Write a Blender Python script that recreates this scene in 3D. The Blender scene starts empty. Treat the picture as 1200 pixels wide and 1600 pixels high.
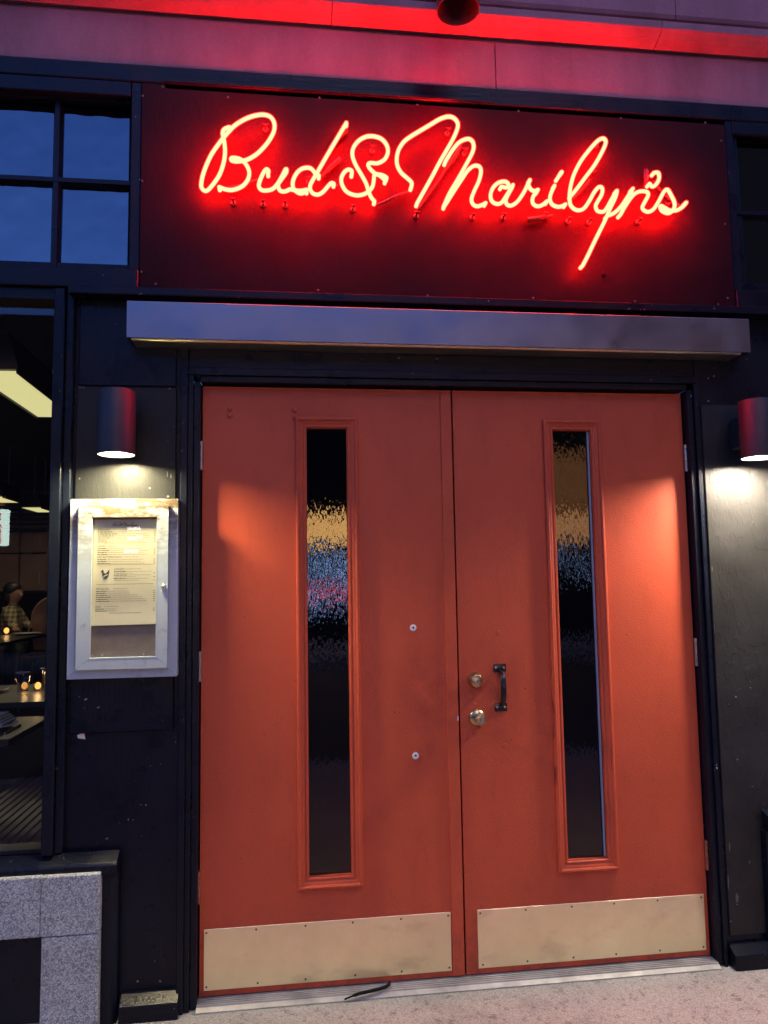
import bpy, bmesh, math, random
from mathutils import Vector, Matrix, Euler
random.seed(7)
R = math.radians
SC = bpy.context.scene
COL = SC.collection

# ------------------------------------------------------------------ camera
cam_data = bpy.data.cameras.new("camera")
cam_data.sensor_fit = 'HORIZONTAL'
cam_data.sensor_width = 36.0
cam_data.lens = 36.0 * 1190.4 / 1200.0
cam_data.clip_start = 0.05
cam_data.clip_end = 500
cam = bpy.data.objects.new("camera", cam_data)
COL.objects.link(cam)
_r = Vector((0.992, -0.12519, -0.016)); _u = Vector((0.00418, -0.09417, 0.99555)); _f = Vector((0.12614, 0.98765, 0.09289))
_m = Matrix((_r, _u, -_f)).transposed().to_4x4()
_m.translation = Vector((-0.6142, -2.7551, 1.3938))
cam.matrix_world = _m
SC.camera = cam

# ------------------------------------------------------------------ dusk sky, soft street glow, exposure
EXPOSURE = 1.0
world = bpy.data.worlds.new("World"); SC.world = world; world.use_nodes = True
wn = world.node_tree
bg = wn.nodes["Background"]
sky = wn.nodes.new("ShaderNodeTexSky"); sky.sky_type = 'NISHITA'; sky.sun_disc = False
sky.sun_elevation = R(3.0); sky.sun_rotation = R(0.0); sky.ozone_density = 1.0
tint = wn.nodes.new("ShaderNodeMix"); tint.data_type = 'RGBA'; tint.blend_type = 'MULTIPLY'
tint.inputs[0].default_value = 1.0
tint.inputs[7].default_value = (0.55, 1.05, 3.6, 1)      # camera white balance at dusk
wn.links.new(sky.outputs[0], tint.inputs[6]); wn.links.new(tint.outputs[2], bg.inputs[0])
bg.inputs[1].default_value = 0.15

sun_d = bpy.data.lights.new("sun", 'SUN'); sun_d.energy = 0.24; sun_d.angle = R(28); sun_d.color = (1.0, 0.80, 0.58)
sun = bpy.data.objects.new("sun", sun_d); COL.objects.link(sun)
sun.rotation_euler = Vector((-0.22, 1.0, -1.35)).to_track_quat('-Z', 'Y').to_euler()
sun.location = (0, -6, 8)

vs = SC.view_settings
vs.view_transform = 'Standard'; vs.look = 'None'; vs.exposure = EXPOSURE; vs.gamma = 1.0; vs.use_curve_mapping = False
SC.cycles.use_denoising = True
SC.cycles.max_bounces = 8; SC.cycles.transparent_max_bounces = 12
SC.cycles.sample_clamp_indirect = 20.0

# ------------------------------------------------------------------ materials
def nd(nt, t, **kw):
    n = nt.nodes.new(t)
    for k, v in kw.items(): setattr(n, k, v)
    return n
def setin(n, **kw):
    for k, v in kw.items(): n.inputs[k.replace('_', ' ')].default_value = v
def coords(nt, scale=(1, 1, 1), rot=(0, 0, 0)):
    tc = nd(nt, "ShaderNodeTexCoord"); mp = nd(nt, "ShaderNodeMapping")
    mp.inputs['Scale'].default_value = scale; mp.inputs['Rotation'].default_value = rot
    nt.links.new(tc.outputs['Object'], mp.inputs[0]); return mp.outputs[0]
def noise(nt, vec, scale, detail=4.0, rough=0.55):
    n = nd(nt, "ShaderNodeTexNoise"); n.inputs['Scale'].default_value = scale
    n.inputs['Detail'].default_value = detail; n.inputs['Roughness'].default_value = rough
    nt.links.new(vec, n.inputs['Vector']); return n.outputs[0]
def ramp(nt, fac, stops):
    r = nd(nt, "ShaderNodeValToRGB"); e = r.color_ramp.elements
    while len(e) < len(stops): e.new(0.5)
    for el, (p, c) in zip(e, stops):
        el.position = p; el.color = (c, c, c, 1) if isinstance(c, (int, float)) else (*c, 1)
    nt.links.new(fac, r.inputs[0]); return r.outputs[0]
def mixc(nt, fac, a, b, mode='MIX'):
    m = nd(nt, "ShaderNodeMix", data_type='RGBA', blend_type=mode)
    for sock, v in ((m.inputs[0], fac), (m.inputs[6], a), (m.inputs[7], b)):
        if isinstance(v, (int, float)): sock.default_value = v
        elif isinstance(v, tuple): sock.default_value = (*v, 1)
        else: nt.links.new(v, sock)
    return m.outputs[2]
def mat(name):
    m = bpy.data.materials.new(name); m.use_nodes = True
    nt = m.node_tree; return m, nt, nt.nodes["Principled BSDF"]
def bump(nt, b, h, dist, strength=1.0):
    n = nd(nt, "ShaderNodeBump"); n.inputs['Distance'].default_value = dist; n.inputs['Strength'].default_value = strength
    nt.links.new(h, n.inputs['Height']); nt.links.new(n.outputs[0], b.inputs['Normal'])
def simple(name, col, rough=0.5, metal=0.0, var=0.0, vscale=8, bdist=0.0, bscale=120, spec=0.5):
    m, nt, b = mat(name)
    b.inputs['Base Color'].default_value = (*col, 1); b.inputs['Roughness'].default_value = rough
    b.inputs['Metallic'].default_value = metal; b.inputs['Specular IOR Level'].default_value = spec
    v = coords(nt)
    if var:
        f = noise(nt, v, vscale, 6)
        f = ramp(nt, f, [(0.3, 1 - var), (0.7, 1 + var)])
        nt.links.new(mixc(nt, 1.0, col, f, 'MULTIPLY'), b.inputs['Base Color'])
    if bdist: bump(nt, b, noise(nt, v, bscale, 3), bdist)
    return m
def emit(name, col, strength):
    m = bpy.data.materials.new(name); m.use_nodes = True; nt = m.node_tree
    nt.nodes.remove(nt.nodes["Principled BSDF"])
    e = nd(nt, "ShaderNodeEmission"); e.inputs[0].default_value = (*col, 1); e.inputs[1].default_value = strength
    nt.links.new(e.outputs[0], nt.nodes["Material Output"].inputs[0]); return m

def emit_mottled(name, col, strength, scale, lo):
    m = emit(name, col, strength); nt = m.node_tree
    e = [n for n in nt.nodes if n.type == 'EMISSION'][0]
    f = ramp(nt, noise(nt, coords(nt, (1, 1, 1)), scale, 5, 0.65), [(0.36, lo), (0.62, 1.0)])
    mm = nd(nt, 'ShaderNodeMath', operation='MULTIPLY'); mm.inputs[1].default_value = strength
    nt.links.new(f, mm.inputs[0]); nt.links.new(mm.outputs[0], e.inputs[1]); return m
def paint_dark(name, col, rough, chips=True, brush=(1, 1, 1), spec=0.22, peel=0.0):
    """old gloss paint on timber: brush marks, dust, chips to the pale primer"""
    m, nt, b = mat(name)
    v = coords(nt); vb = coords(nt, brush); b.inputs['Specular IOR Level'].default_value = spec
    f = noise(nt, v, 5, 7, 0.6)
    base = mixc(nt, 1.0, col, ramp(nt, f, [(0.3, 0.75), (0.7, 1.3)]), 'MULTIPLY')
    if chips:
        c = noise(nt, v, 70, 2, 0.5); c2 = noise(nt, v, 3.5, 2)
        msk = mixc(nt, 1.0, ramp(nt, c, [(0.735, 0.0), (0.75, 1.0)]), ramp(nt, c2, [(0.5, 0.0), (0.6, 1.0)]), 'MULTIPLY')
        base = mixc(nt, msk, base, (0.42, 0.40, 0.36))
    nt.links.new(base, b.inputs['Base Color'])
    nt.links.new(ramp(nt, noise(nt, v, 9, 5), [(0.3, rough - 0.07), (0.7, rough + 0.10)]), b.inputs['Roughness'])
    bump(nt, b, mixc(nt, 0.6, noise(nt, v, 160, 3), noise(nt, vb, 90, 3)), 0.0011)
    if peel:
        p = ramp(nt, noise(nt, coords(nt, (1, 1, 0.45)), 26, 3, 0.55), [(0.50, 0.0), (0.53, 1.0)])
        b2 = nd(nt, 'ShaderNodeBump'); b2.inputs['Distance'].default_value = peel
        nt.links.new(p, b2.inputs['Height']); nt.links.new(b.inputs['Normal'].links[0].from_socket, b2.inputs['Normal']); nt.links.new(b2.outputs[0], b.inputs['Normal'])
    return m

M = {}
M['navy'] = paint_dark("dark_navy_gloss_paint", (0.0045, 0.0068, 0.0135), 0.30, True, (1, 1, 0.12))
M['navy_h'] = paint_dark("dark_navy_rail_paint", (0.0045, 0.0062, 0.0125), 0.30, True, (0.12, 1, 1))
M['charcoal'] = paint_dark('lamp_lit_panel_paint', (0.0105, 0.0115, 0.0115), 0.42, True, (1, 1, 0.2))  # pilaster paint lightened in colour where the left wall lamp shines
M['charcoal_lit_right'] = paint_dark('lamp_lit_right_panel_paint', (0.024, 0.0235, 0.022), 0.45, True, (1, 1, 0.2), 0.22, 0.0006)  # right pilaster paint, colour lightened further for its lamp's light
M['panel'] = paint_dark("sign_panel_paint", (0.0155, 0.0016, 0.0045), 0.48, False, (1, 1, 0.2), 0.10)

def red_paint():
    m, nt, b = mat("brick_red_door_paint")
    v = coords(nt)
    f = ramp(nt, noise(nt, v, 2.2, 6, 0.6), [(0.3, 0.90), (0.7, 1.08)])
    base = mixc(nt, 1.0, (0.52, 0.086, 0.036), f, 'MULTIPLY')
    c = noise(nt, v, 85, 1, 0.4); c2 = noise(nt, v, 2.7, 2)
    msk = mixc(nt, 1.0, ramp(nt, c, [(0.775, 0.0), (0.79, 1.0)]), ramp(nt, c2, [(0.52, 0.0), (0.6, 1.0)]), 'MULTIPLY')
    base = mixc(nt, msk, base, (0.10, 0.02, 0.015))
    b.inputs['Specular IOR Level'].default_value = 0.25
    # hand grime round the meeting edge and splashed dirt low down
    tc = nd(nt, 'ShaderNodeTexCoord'); sp_ = nd(nt, 'ShaderNodeSeparateXYZ'); nt.links.new(tc.outputs['Object'], sp_.inputs[0])
    def mth(op, a, c=None, d=None):
        n = nd(nt, 'ShaderNodeMath', operation=op)
        for i, q in enumerate((a, c, d)):
            if q is None: continue
            if isinstance(q, (int, float)): n.inputs[i].default_value = q
            else: nt.links.new(q, n.inputs[i])
        return n.outputs[0]
    ax = mth('MULTIPLY', mth('SUBTRACT', mth('ABSOLUTE', sp_.outputs[0]), 0.80), 7.0)
    az = mth('MULTIPLY', mth('SUBTRACT', sp_.outputs[2], 0.96), 3.4)
    dist = mth('SQRT', mth('ADD', mth('MULTIPLY', ax, ax), mth('MULTIPLY', az, az)))
    hand = mixc(nt, 1.0, ramp(nt, dist, [(0.1, 1.0), (1.0, 0.0)]), ramp(nt, noise(nt, v, 14, 6, 0.65), [(0.35, 0.1), (0.65, 0.75)]), 'MULTIPLY')
    low = mixc(nt, 1.0, ramp(nt, sp_.outputs[2], [(0.0, 1.0), (0.34, 0.0)]), ramp(nt, noise(nt, v, 30, 6, 0.7), [(0.42, 0.0), (0.70, 0.8)]), 'MULTIPLY')
    base = mixc(nt, hand, base, (0.26, 0.042, 0.022)); base = mixc(nt, low, base, (0.20, 0.055, 0.035))
    gr = noise(nt, coords(nt, (1, 1, 0.35)), 11, 7, 0.7)
    base = mixc(nt, ramp(nt, gr, [(0.52, 0.0), (0.80, 0.28)]), base, (0.20, 0.034, 0.018))
    sc2 = noise(nt, coords(nt, (6, 6, 1), (0, 0.5, 0)), 26, 2, 0.5)
    base = mixc(nt, ramp(nt, sc2, [(0.74, 0.0), (0.76, 0.35)]), base, (0.52, 0.16, 0.09))
    nt.links.new(base, b.inputs['Base Color'])
    nt.links.new(ramp(nt, noise(nt, v, 5, 7, 0.65), [(0.3, 0.34), (0.7, 0.56)]), b.inputs['Roughness'])
    bump(nt, b, mixc(nt, 0.55, noise(nt, v, 240, 2), noise(nt, v, 7, 4)), 0.0022)
    return m
M['red'] = red_paint()

def brass():
    m, nt, b = mat("worn_brass_plate")
    v = coords(nt); vs_ = coords(nt, (1, 1, 0.08))
    f = noise(nt, v, 7, 7, 0.65)
    nt.links.new(ramp(nt, f, [(0.25, (0.84, 0.76, 0.50)), (0.75, (0.97, 0.90, 0.62))]), b.inputs['Base Color'])
    b.inputs['Metallic'].default_value = 1.0
    scr = noise(nt, coords(nt, (3, 1, 40), (0, 0.35, 0)), 6, 2, 0.5); smu = noise(nt, coords(nt, (1, 1, 2.2)), 4.5, 4, 0.6)
    col = mixc(nt, ramp(nt, scr, [(0.68, 0.0), (0.70, 0.30)]), mixc(nt, ramp(nt, smu, [(0.56, 0.0), (0.74, 0.35)]), b.inputs['Base Color'].links[0].from_socket, (0.42, 0.34, 0.24)), (0.98, 0.95, 0.82))
    nt.links.new(col, b.inputs['Base Color'])
    nt.links.new(ramp(nt, noise(nt, v, 9, 7, 0.65), [(0.2, 0.30), (0.8, 0.40)]), b.inputs['Roughness'])
    bump(nt, b, mixc(nt, 0.5, noise(nt, vs_, 300, 2), noise(nt, v, 4, 2)), 0.0007)
    return m
M['brass'] = brass()
def brushed(name, col, rough, axis, bd=0.0006):
    m, nt, b = mat(name); v = coords(nt); va = coords(nt, axis)
    nt.links.new(mixc(nt, 1.0, col, ramp(nt, noise(nt, v, 3, 6), [(0.3, 0.88), (0.7, 1.06)]), 'MULTIPLY'), b.inputs['Base Color'])
    b.inputs['Metallic'].default_value = 1.0
    nt.links.new(ramp(nt, noise(nt, v, 8, 5), [(0.3, rough - 0.05), (0.7, rough + 0.08)]), b.inputs['Roughness'])
    bump(nt, b, noise(nt, va, 400, 2), bd); return m
M['alu'] = brushed("brushed_aluminium", (0.25, 0.25, 0.27), 0.32, (0.02, 1, 1), 0.00012)
M['threshold'] = simple("worn_aluminium_threshold", (0.36, 0.345, 0.305), 0.5, 0.3, 0.25, 14, 0.001)
M['dull_screw'] = simple('dull_screw_head', (0.10, 0.09, 0.08), 0.45, 0.7)
M['steel'] = simple("dull_steel", (0.45, 0.43, 0.40), 0.35, 1.0, 0.15, 30)
M['knob'] = simple("antique_brass", (0.50, 0.39, 0.19), 0.28, 1.0, 0.25, 60)
M['black'] = simple("black_enamel", (0.008, 0.008, 0.009), 0.25, 0.0, 0.0, 8, 0.0006, 150)
M['void'] = simple("black_gap", (0.003, 0.003, 0.003), 0.9)
M['rubber'] = simple("black_rubber", (0.006, 0.006, 0.006), 0.85, spec=0.2)

def granite():
    m, nt, b = mat("grey_granite"); v = coords(nt)
    vo = nd(nt, "ShaderNodeTexVoronoi"); vo.inputs['Scale'].default_value = 230; nt.links.new(v, vo.inputs['Vector'])
    f = mixc(nt, 0.5, noise(nt, v, 300, 2, 0.7), vo.outputs['Color'])
    big = ramp(nt, noise(nt, v, 6, 4), [(0.3, 0.85), (0.7, 1.1)])
    c = ramp(nt, f, [(0.28, 0.12), (0.42, 0.29), (0.55, 0.42), (0.68, 0.62)])
    nt.links.new(mixc(nt, 1.0, mixc(nt, 1.0, c, big, 'MULTIPLY'), (0.95, 1.08, 1.04), 'MULTIPLY'), b.inputs['Base Color'])
    b.inputs['Roughness'].default_value = 0.75
    bump(nt, b, mixc(nt, 0.4, noise(nt, v, 220, 4, 0.7), noise(nt, v, 25, 4)), 0.006); return m
M['granite'] = granite()
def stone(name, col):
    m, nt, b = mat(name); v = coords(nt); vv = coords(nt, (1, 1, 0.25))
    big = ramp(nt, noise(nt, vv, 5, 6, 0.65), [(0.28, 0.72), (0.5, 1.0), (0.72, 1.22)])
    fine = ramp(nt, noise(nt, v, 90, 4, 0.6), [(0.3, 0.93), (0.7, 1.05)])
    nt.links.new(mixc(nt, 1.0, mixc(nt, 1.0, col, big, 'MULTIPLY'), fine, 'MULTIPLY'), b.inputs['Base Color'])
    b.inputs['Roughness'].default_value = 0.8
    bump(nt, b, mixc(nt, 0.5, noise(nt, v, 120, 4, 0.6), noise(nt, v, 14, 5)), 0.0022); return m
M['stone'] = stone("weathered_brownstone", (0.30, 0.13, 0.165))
def concrete():
    m, nt, b = mat("concrete_pavement"); v = coords(nt)
    st = ramp(nt, noise(nt, v, 2.6, 7, 0.62), [(0.32, 0.70), (0.5, 1.0), (0.7, 1.12)])
    sp = noise(nt, v, 210, 4, 0.75)
    c = ramp(nt, sp, [(0.30, (0.13, 0.118, 0.095)), (0.45, (0.32, 0.31, 0.262)), (0.6, (0.45, 0.44, 0.375))])
    pit = ramp(nt, noise(nt, v, 42, 5, 0.7), [(0.36, 0.55), (0.45, 1.0)])
    gum = nd(nt, 'ShaderNodeTexVoronoi'); gum.inputs['Scale'].default_value = 2.3; nt.links.new(v, gum.inputs['Vector'])
    gm = ramp(nt, gum.outputs[0], [(0.035, 0.35), (0.05, 1.0)])
    pit = mixc(nt, 1.0, pit, gm, 'MULTIPLY')
    nt.links.new(mixc(nt, 1.0, mixc(nt, 1.0, c, st, 'MULTIPLY'), pit, 'MULTIPLY'), b.inputs['Base Color'])
    b.inputs['Roughness'].default_value = 0.85
    bump(nt, b, mixc(nt, 0.35, sp, noise(nt, v, 42, 5, 0.7)), 0.006); return m
M['concrete'] = concrete()
M['asphalt'] = simple("asphalt", (0.05, 0.05, 0.05), 0.8, 0, 0.2, 40, 0.003)

def case_paint():
    """silver grey lacquer, yellow rust runs along the top and dark smears in the corners"""
    m, nt, b = mat("grey_lacquered_case"); v = coords(nt)
    tc = nd(nt, "ShaderNodeTexCoord"); sep = nd(nt, "ShaderNodeSeparateXYZ"); nt.links.new(tc.outputs['Object'], sep.inputs[0])
    ys = coords(nt, (1, 1, 2.2))
    blotch = ramp(nt, noise(nt, ys, 13, 6, 0.7), [(0.36, 0.0), (0.56, 1.0)])
    zt = nd(nt, "ShaderNodeMapRange"); setin(zt, From_Min=0.36, From_Max=0.55, To_Min=0.0, To_Max=0.95)
    nt.links.new(sep.outputs[2], zt.inputs[0])
    rust = mixc(nt, 1.0, blotch, zt.outputs[0], 'MULTIPLY')
    smear = mixc(nt, 1.0, ramp(nt, noise(nt, v, 24, 6, 0.7), [(0.54, 0.0), (0.74, 0.6)]), ramp(nt, noise(nt, v, 6, 2), [(0.46, 0.0), (0.6, 1.0)]), 'MULTIPLY')
    c = mixc(nt, rust, (0.38, 0.455, 0.48), (0.075, 0.042, 0.005))
    c = mixc(nt, smear, c, (0.16, 0.14, 0.11))
    nt.links.new(c, b.inputs['Base Color']); b.inputs['Roughness'].default_value = 0.42; b.inputs['Metallic'].default_value = 0.1
    bump(nt, b, noise(nt, v, 200, 2), 0.0004); return m
M['case'] = case_paint()
M['board'] = simple("tan_felt_board", (0.21, 0.175, 0.125), 0.9, 0, 0.12, 30, 0.001, 300)
M['paper'] = simple("cream_menu_paper", (0.50, 0.485, 0.325), 0.8, 0, 0.05, 14, 0.0008, 25)
M['ink'] = simple("black_ink", (0.03, 0.03, 0.03), 0.7)
M['ink2'] = simple("grey_ink", (0.20, 0.18, 0.15), 0.7)
M['chip'] = simple('grey_primer_chip', (0.085, 0.083, 0.075), 0.7)
M['white'] = simple("white_paper", (0.7, 0.68, 0.64), 0.8)

def glass(name, ior=1.5, tintc=(1, 1, 1), rough=0.0, wav=None):
    m = bpy.data.materials.new(name); m.use_nodes = True; nt = m.node_tree
    nt.nodes.remove(nt.nodes["Principled BSDF"])
    t = nd(nt, "ShaderNodeBsdfTransparent"); t.inputs[0].default_value = (*tintc, 1)
    g = nd(nt, "ShaderNodeBsdfGlossy"); g.inputs['Roughness'].default_value = rough
    fr = nd(nt, "ShaderNodeFresnel"); ge = nd(nt, "ShaderNodeNewGeometry")
    mi = nd(nt, "ShaderNodeMix", data_type='FLOAT'); mi.inputs[2].default_value = ior; mi.inputs[3].default_value = 1.0 / ior   # a thin sheet reflects alike from both sides
    nt.links.new(ge.outputs['Backfacing'], mi.inputs[0]); nt.links.new(mi.outputs[0], fr.inputs[0])
    mx = nd(nt, "ShaderNodeMixShader")
    nt.links.new(fr.outputs[0], mx.inputs[0]); nt.links.new(t.outputs[0], mx.inputs[1]); nt.links.new(g.outputs[0], mx.inputs[2])
    nt.links.new(mx.outputs[0], nt.nodes["Material Output"].inputs[0])
    if wav:
        vec = coords(nt, wav['scale']); h = noise(nt, vec, wav['n'], wav.get('detail', 2), 0.5)
        bp = nd(nt, "ShaderNodeBump"); bp.inputs['Distance'].default_value = wav['d']; bp.inputs['Strength'].default_value = 1.0
        nt.links.new(h, bp.inputs['Height']); nt.links.new(bp.outputs[0], g.inputs['Normal'])
    return m
M['win_glass'] = glass("window_glass", 1.6)
M['transom_glass'] = glass("old_wavy_glass", 2.5, (0.25, 0.25, 0.28), 0.02, dict(scale=(1, 1, 1), n=5, d=0.006))
M['case_glass'] = glass("case_glass", 1.45)
M['rain_glass'] = glass("rain_textured_glass", 1.7, (0.10, 0.08, 0.10), 0.0, dict(scale=(1, 1, 0.20), n=150, d=0.00052, detail=2))
M['tumbler_glass'] = glass("tumbler_glass", 1.6, (0.86, 0.86, 0.86), 0.03)

M['neon'] = emit("lit_neon_gas", (1.0, 0.0050, 0.0024), 110.0)
def tube_glass():
    m = bpy.data.materials.new("red_glow_tube_wall"); m.use_nodes = True; nt = m.node_tree
    nt.nodes.remove(nt.nodes["Principled BSDF"])
    t = nd(nt, "ShaderNodeBsdfTransparent"); e = nd(nt, "ShaderNodeEmission"); ad = nd(nt, "ShaderNodeAddShader")
    t.inputs[0].default_value = (0.92, 0.92, 0.92, 1)
    e.inputs[0].default_value = (1.0, 0.03, 0.02, 1); e.inputs[1].default_value = 0.8
    nt.links.new(t.outputs[0], ad.inputs[0]); nt.links.new(e.outputs[0], ad.inputs[1])
    nt.links.new(ad.outputs[0], nt.nodes["Material Output"].inputs[0]); return m
M['neon_wall'] = tube_glass()
M['dark_tube'] = simple("blacked_out_tube", (0.045, 0.02, 0.02), 0.25)
M['clip'] = simple("clear_tube_support", (0.06, 0.035, 0.035), 0.15)
M['lamp_disc'] = emit("lit_warm_lamp_lens", (1.0, 0.83, 0.48), 540.0)
M['lamp_disc2'] = emit("lit_white_lamp_lens", (1.0, 0.86, 0.68), 680.0)
M['lamp_inner'] = simple("lamp_reflector", (0.8, 0.8, 0.78), 0.3)
M['lamp_body'] = simple("charcoal_lamp_body", (0.020, 0.021, 0.024), 0.55, 0, 0.1, 20, 0.0005, 200)
M['pend_light'] = emit("lit_pendant_diffuser", (1.0, 0.93, 0.42), 0.36)
M['flame'] = emit("candle_glow", (1.0, 0.45, 0.10), 1.3)
M['wood'] = simple("dark_table_wood", (0.011, 0.0085, 0.007), 0.34, 0, 0.25, 12)
M['cab'] = simple("brown_panelling", (0.34, 0.22, 0.17), 0.5, 0, 0.15, 5)
M['room'] = simple("dark_room_paint", (0.05, 0.045, 0.05), 0.6, 0, 0.2, 4)
M['china'] = simple("stoneware_plate", (0.45, 0.43, 0.38), 0.3)
M['napkin'] = simple("grey_linen", (0.30, 0.32, 0.33), 0.9, 0, 0.1, 60, 0.001)
M['leather'] = simple("brown_chair_back", (0.12, 0.055, 0.035), 0.35, 0, 0.2, 14)
M['skin'] = simple("skin", (0.36, 0.20, 0.15), 0.5)
M['hair'] = simple("dark_hair", (0.015, 0.011, 0.010), 0.45, 0, 0.4, 60, 0.004, 90)
M['tan'] = simple("tan_canvas", (0.35, 0.20, 0.08), 0.8)
def plaid():
    m, nt, b = mat("plaid_shirt_cloth"); out = []
    for ax in ((1, 0, 0), (0, 0, 1)):
        w = nd(nt, "ShaderNodeTexWave", wave_type='BANDS', bands_direction='X' if ax[0] else 'Z')
        w.inputs['Scale'].default_value = 5.5; w.inputs['Distortion'].default_value = 0.6
        nt.links.new(coords(nt), w.inputs['Vector']); out.append(ramp(nt, w.outputs[1], [(0.45, 0.25), (0.55, 1.0)]))
    nt.links.new(mixc(nt, 1.0, mixc(nt, 0.5, out[0], out[1]), (0.50, 0.42, 0.26), 'MULTIPLY'), b.inputs['Base Color'])
    b.inputs['Roughness'].default_value = 0.9; return m
M['plaid'] = plaid()

# ------------------------------------------------------------------ mesh helpers (all in world metres)
class MB:
    def __init__(s): s.bm = bmesh.new(); s.smooth = False
    def poly(s, verts, faces):
        vs_ = [s.bm.verts.new(v) for v in verts]
        fs = []
        for f in faces:
            fs.append(s.bm.faces.new([vs_[i] for i in f]))
        return vs_, fs
    def box(s, x0, x1, y0, y1, z0, z1, bev=0.002, seg=1):
        vv = [(x0, y0, z0), (x1, y0, z0), (x1, y1, z0), (x0, y1, z0), (x0, y0, z1), (x1, y0, z1), (x1, y1, z1), (x0, y1, z1)]
        v, f = s.poly(vv, [(0, 3, 2, 1), (4, 5, 6, 7), (0, 1, 5, 4), (1, 2, 6, 5), (2, 3, 7, 6), (3, 0, 4, 7)])
        if bev:
            bev = min(bev, 0.35 * min(abs(x1 - x0), abs(y1 - y0), abs(z1 - z0)))
            es = list({e for q in f for e in q.edges})
            bmesh.ops.bevel(s.bm, geom=es, offset=bev, segments=seg, profile=0.5, affect='EDGES')
        return s
    def prism(s, prof, axis, a0, a1, bev=0.0):
        """prof = closed list of 2-D points; axis 'x': (y,z) swept along x; 'y': (x,z); 'z': (x,y)"""
        def P(p, a): return (a, p[0], p[1]) if axis == 'x' else (p[0], a, p[1]) if axis == 'y' else (p[0], p[1], a)
        n = len(prof)
        v, f = s.poly([P(p, a0) for p in prof] + [P(p, a1) for p in prof],
                      [tuple(range(n)), tuple(range(2 * n - 1, n - 1, -1))] + [(i, i + n, (i + 1) % n + n, (i + 1) % n) for i in range(n)])
        if bev:
            es = list({e for q in f for e in q.edges})
            bmesh.ops.bevel(s.bm, geom=es, offset=bev, segments=1, profile=0.5, affect='EDGES')
        return s
    def lathe(s, prof, c, axis='z', seg=24, cap=True):
        """prof = (radius, height along axis) list"""
        rings = []
        for r, h in prof:
            ring = []
            for i in range(seg):
                a = 2 * math.pi * i / seg; p, q = r * math.cos(a), r * math.sin(a)
                d = (p, q, h) if axis == 'z' else (p, h, q) if axis == 'y' else (h, p, q)
                ring.append(s.bm.verts.new((c[0] + d[0], c[1] + d[1], c[2] + d[2])))
            rings.append(ring)
        for a, b in zip(rings, rings[1:]):
            for i in range(seg): s.bm.faces.new((a[i], a[(i + 1) % seg], b[(i + 1) % seg], b[i]))
        if cap and prof[0][0] > 1e-5: s.bm.faces.new(rings[0])
        if cap and prof[-1][0] > 1e-5: s.bm.faces.new(rings[-1])
        s.smooth = True; return s
    def tube(s, pts, r, seg=10, cap=True):
        pts = [Vector(p) for p in pts]; n = len(pts)
        rr = r if isinstance(r, (list, tuple)) else [r] * n
        rings = []; up = Vector((0, 1, 0))
        for i, p in enumerate(pts):
            t = (pts[min(i + 1, n - 1)] - pts[max(i - 1, 0)])
            t = t.normalized() if t.length > 1e-9 else Vector((0, 0, 1))
            if abs(t.dot(up)) > 0.97: up = Vector((1, 0, 0.1))
            a = t.cross(up).normalized(); b = a.cross(t).normalized(); up = b
            rings.append([s.bm.verts.new(p + rr[i] * (math.cos(2 * math.pi * k / seg) * a + math.sin(2 * math.pi * k / seg) * b)) for k in range(seg)])
        for a, b in zip(rings, rings[1:]):
            for i in range(seg): s.bm.faces.new((a[i], a[(i + 1) % seg], b[(i + 1) % seg], b[i]))
        if cap:
            for ring, p, sgn in ((rings[0], pts[0] + (pts[0] - pts[1]).normalized() * rr[0] * .7, 1), (rings[-1], pts[-1] + (pts[-1] - pts[-2]).normalized() * rr[-1] * .7, -1)):
                c = s.bm.verts.new(p)
                for i in range(seg): s.bm.faces.new((ring[i], ring[(i + 1) % seg], c))
        s.smooth = True; return s
    def frame(s, x0, x1, z0, z1, prof):
        """picture-frame moulding swept round a rectangle; prof = open list of (inset, y)"""
        rings = []
        for i, y in prof:
            rings.append([s.bm.verts.new(v) for v in ((x0 + i, y, z0 + i), (x1 - i, y, z0 + i), (x1 - i, y, z1 - i), (x0 + i, y, z1 - i))])
        for a, b in zip(rings, rings[1:]):
            for i in range(4): s.bm.faces.new((a[i], a[(i + 1) % 4], b[(i + 1) % 4], b[i]))
        return s
    def ball(s, c, rx, ry, rz, seg=16, rings=10):
        prof = [(max(math.sin(math.pi * k / rings), 1e-6), -math.cos(math.pi * k / rings)) for k in range(rings + 1)]
        n0 = len(s.bm.verts); s.lathe(prof, (0, 0, 0), 'z', seg); s.bm.verts.ensure_lookup_table()
        for v in s.bm.verts[n0:]: v.co = Vector((c[0] + v.co.x * rx, c[1] + v.co.y * ry, c[2] + v.co.z * rz))
        return s
    def build(s, name, m, parent=None, smooth=None):
        bmesh.ops.recalc_face_normals(s.bm, faces=s.bm.faces[:])
        org = Vector(parent['_org']) if parent is not None else None
        if org is None:
            xs = [v.co for v in s.bm.verts]
            org = Vector((sum(v.x for v in xs) / len(xs), sum(v.y for v in xs) / len(xs), min(v.z for v in xs)))
        for v in s.bm.verts: v.co -= org
        me = bpy.data.meshes.new(name); s.bm.to_mesh(me); s.bm.free()
        if (s.smooth if smooth is None else smooth):
            for p in me.polygons: p.use_smooth = True
            try: me.set_sharp_from_angle(angle=R(40))
            except Exception: pass
        me.materials.append(m)
        o = bpy.data.objects.new(name, me); COL.objects.link(o)
        if parent is not None: o.parent = parent
        else: o.location = org
        o['_org'] = tuple(org)
        return o
def thing(name, label, cat, loc=(0, 0, 0), group=None):
    o = bpy.data.objects.new(name, None); COL.objects.link(o); o.location = loc
    o.empty_display_size = 0.1
    o['label'] = label; o['category'] = cat; o['_org'] = tuple(loc)
    if group: o['group'] = group
    return o
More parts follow.
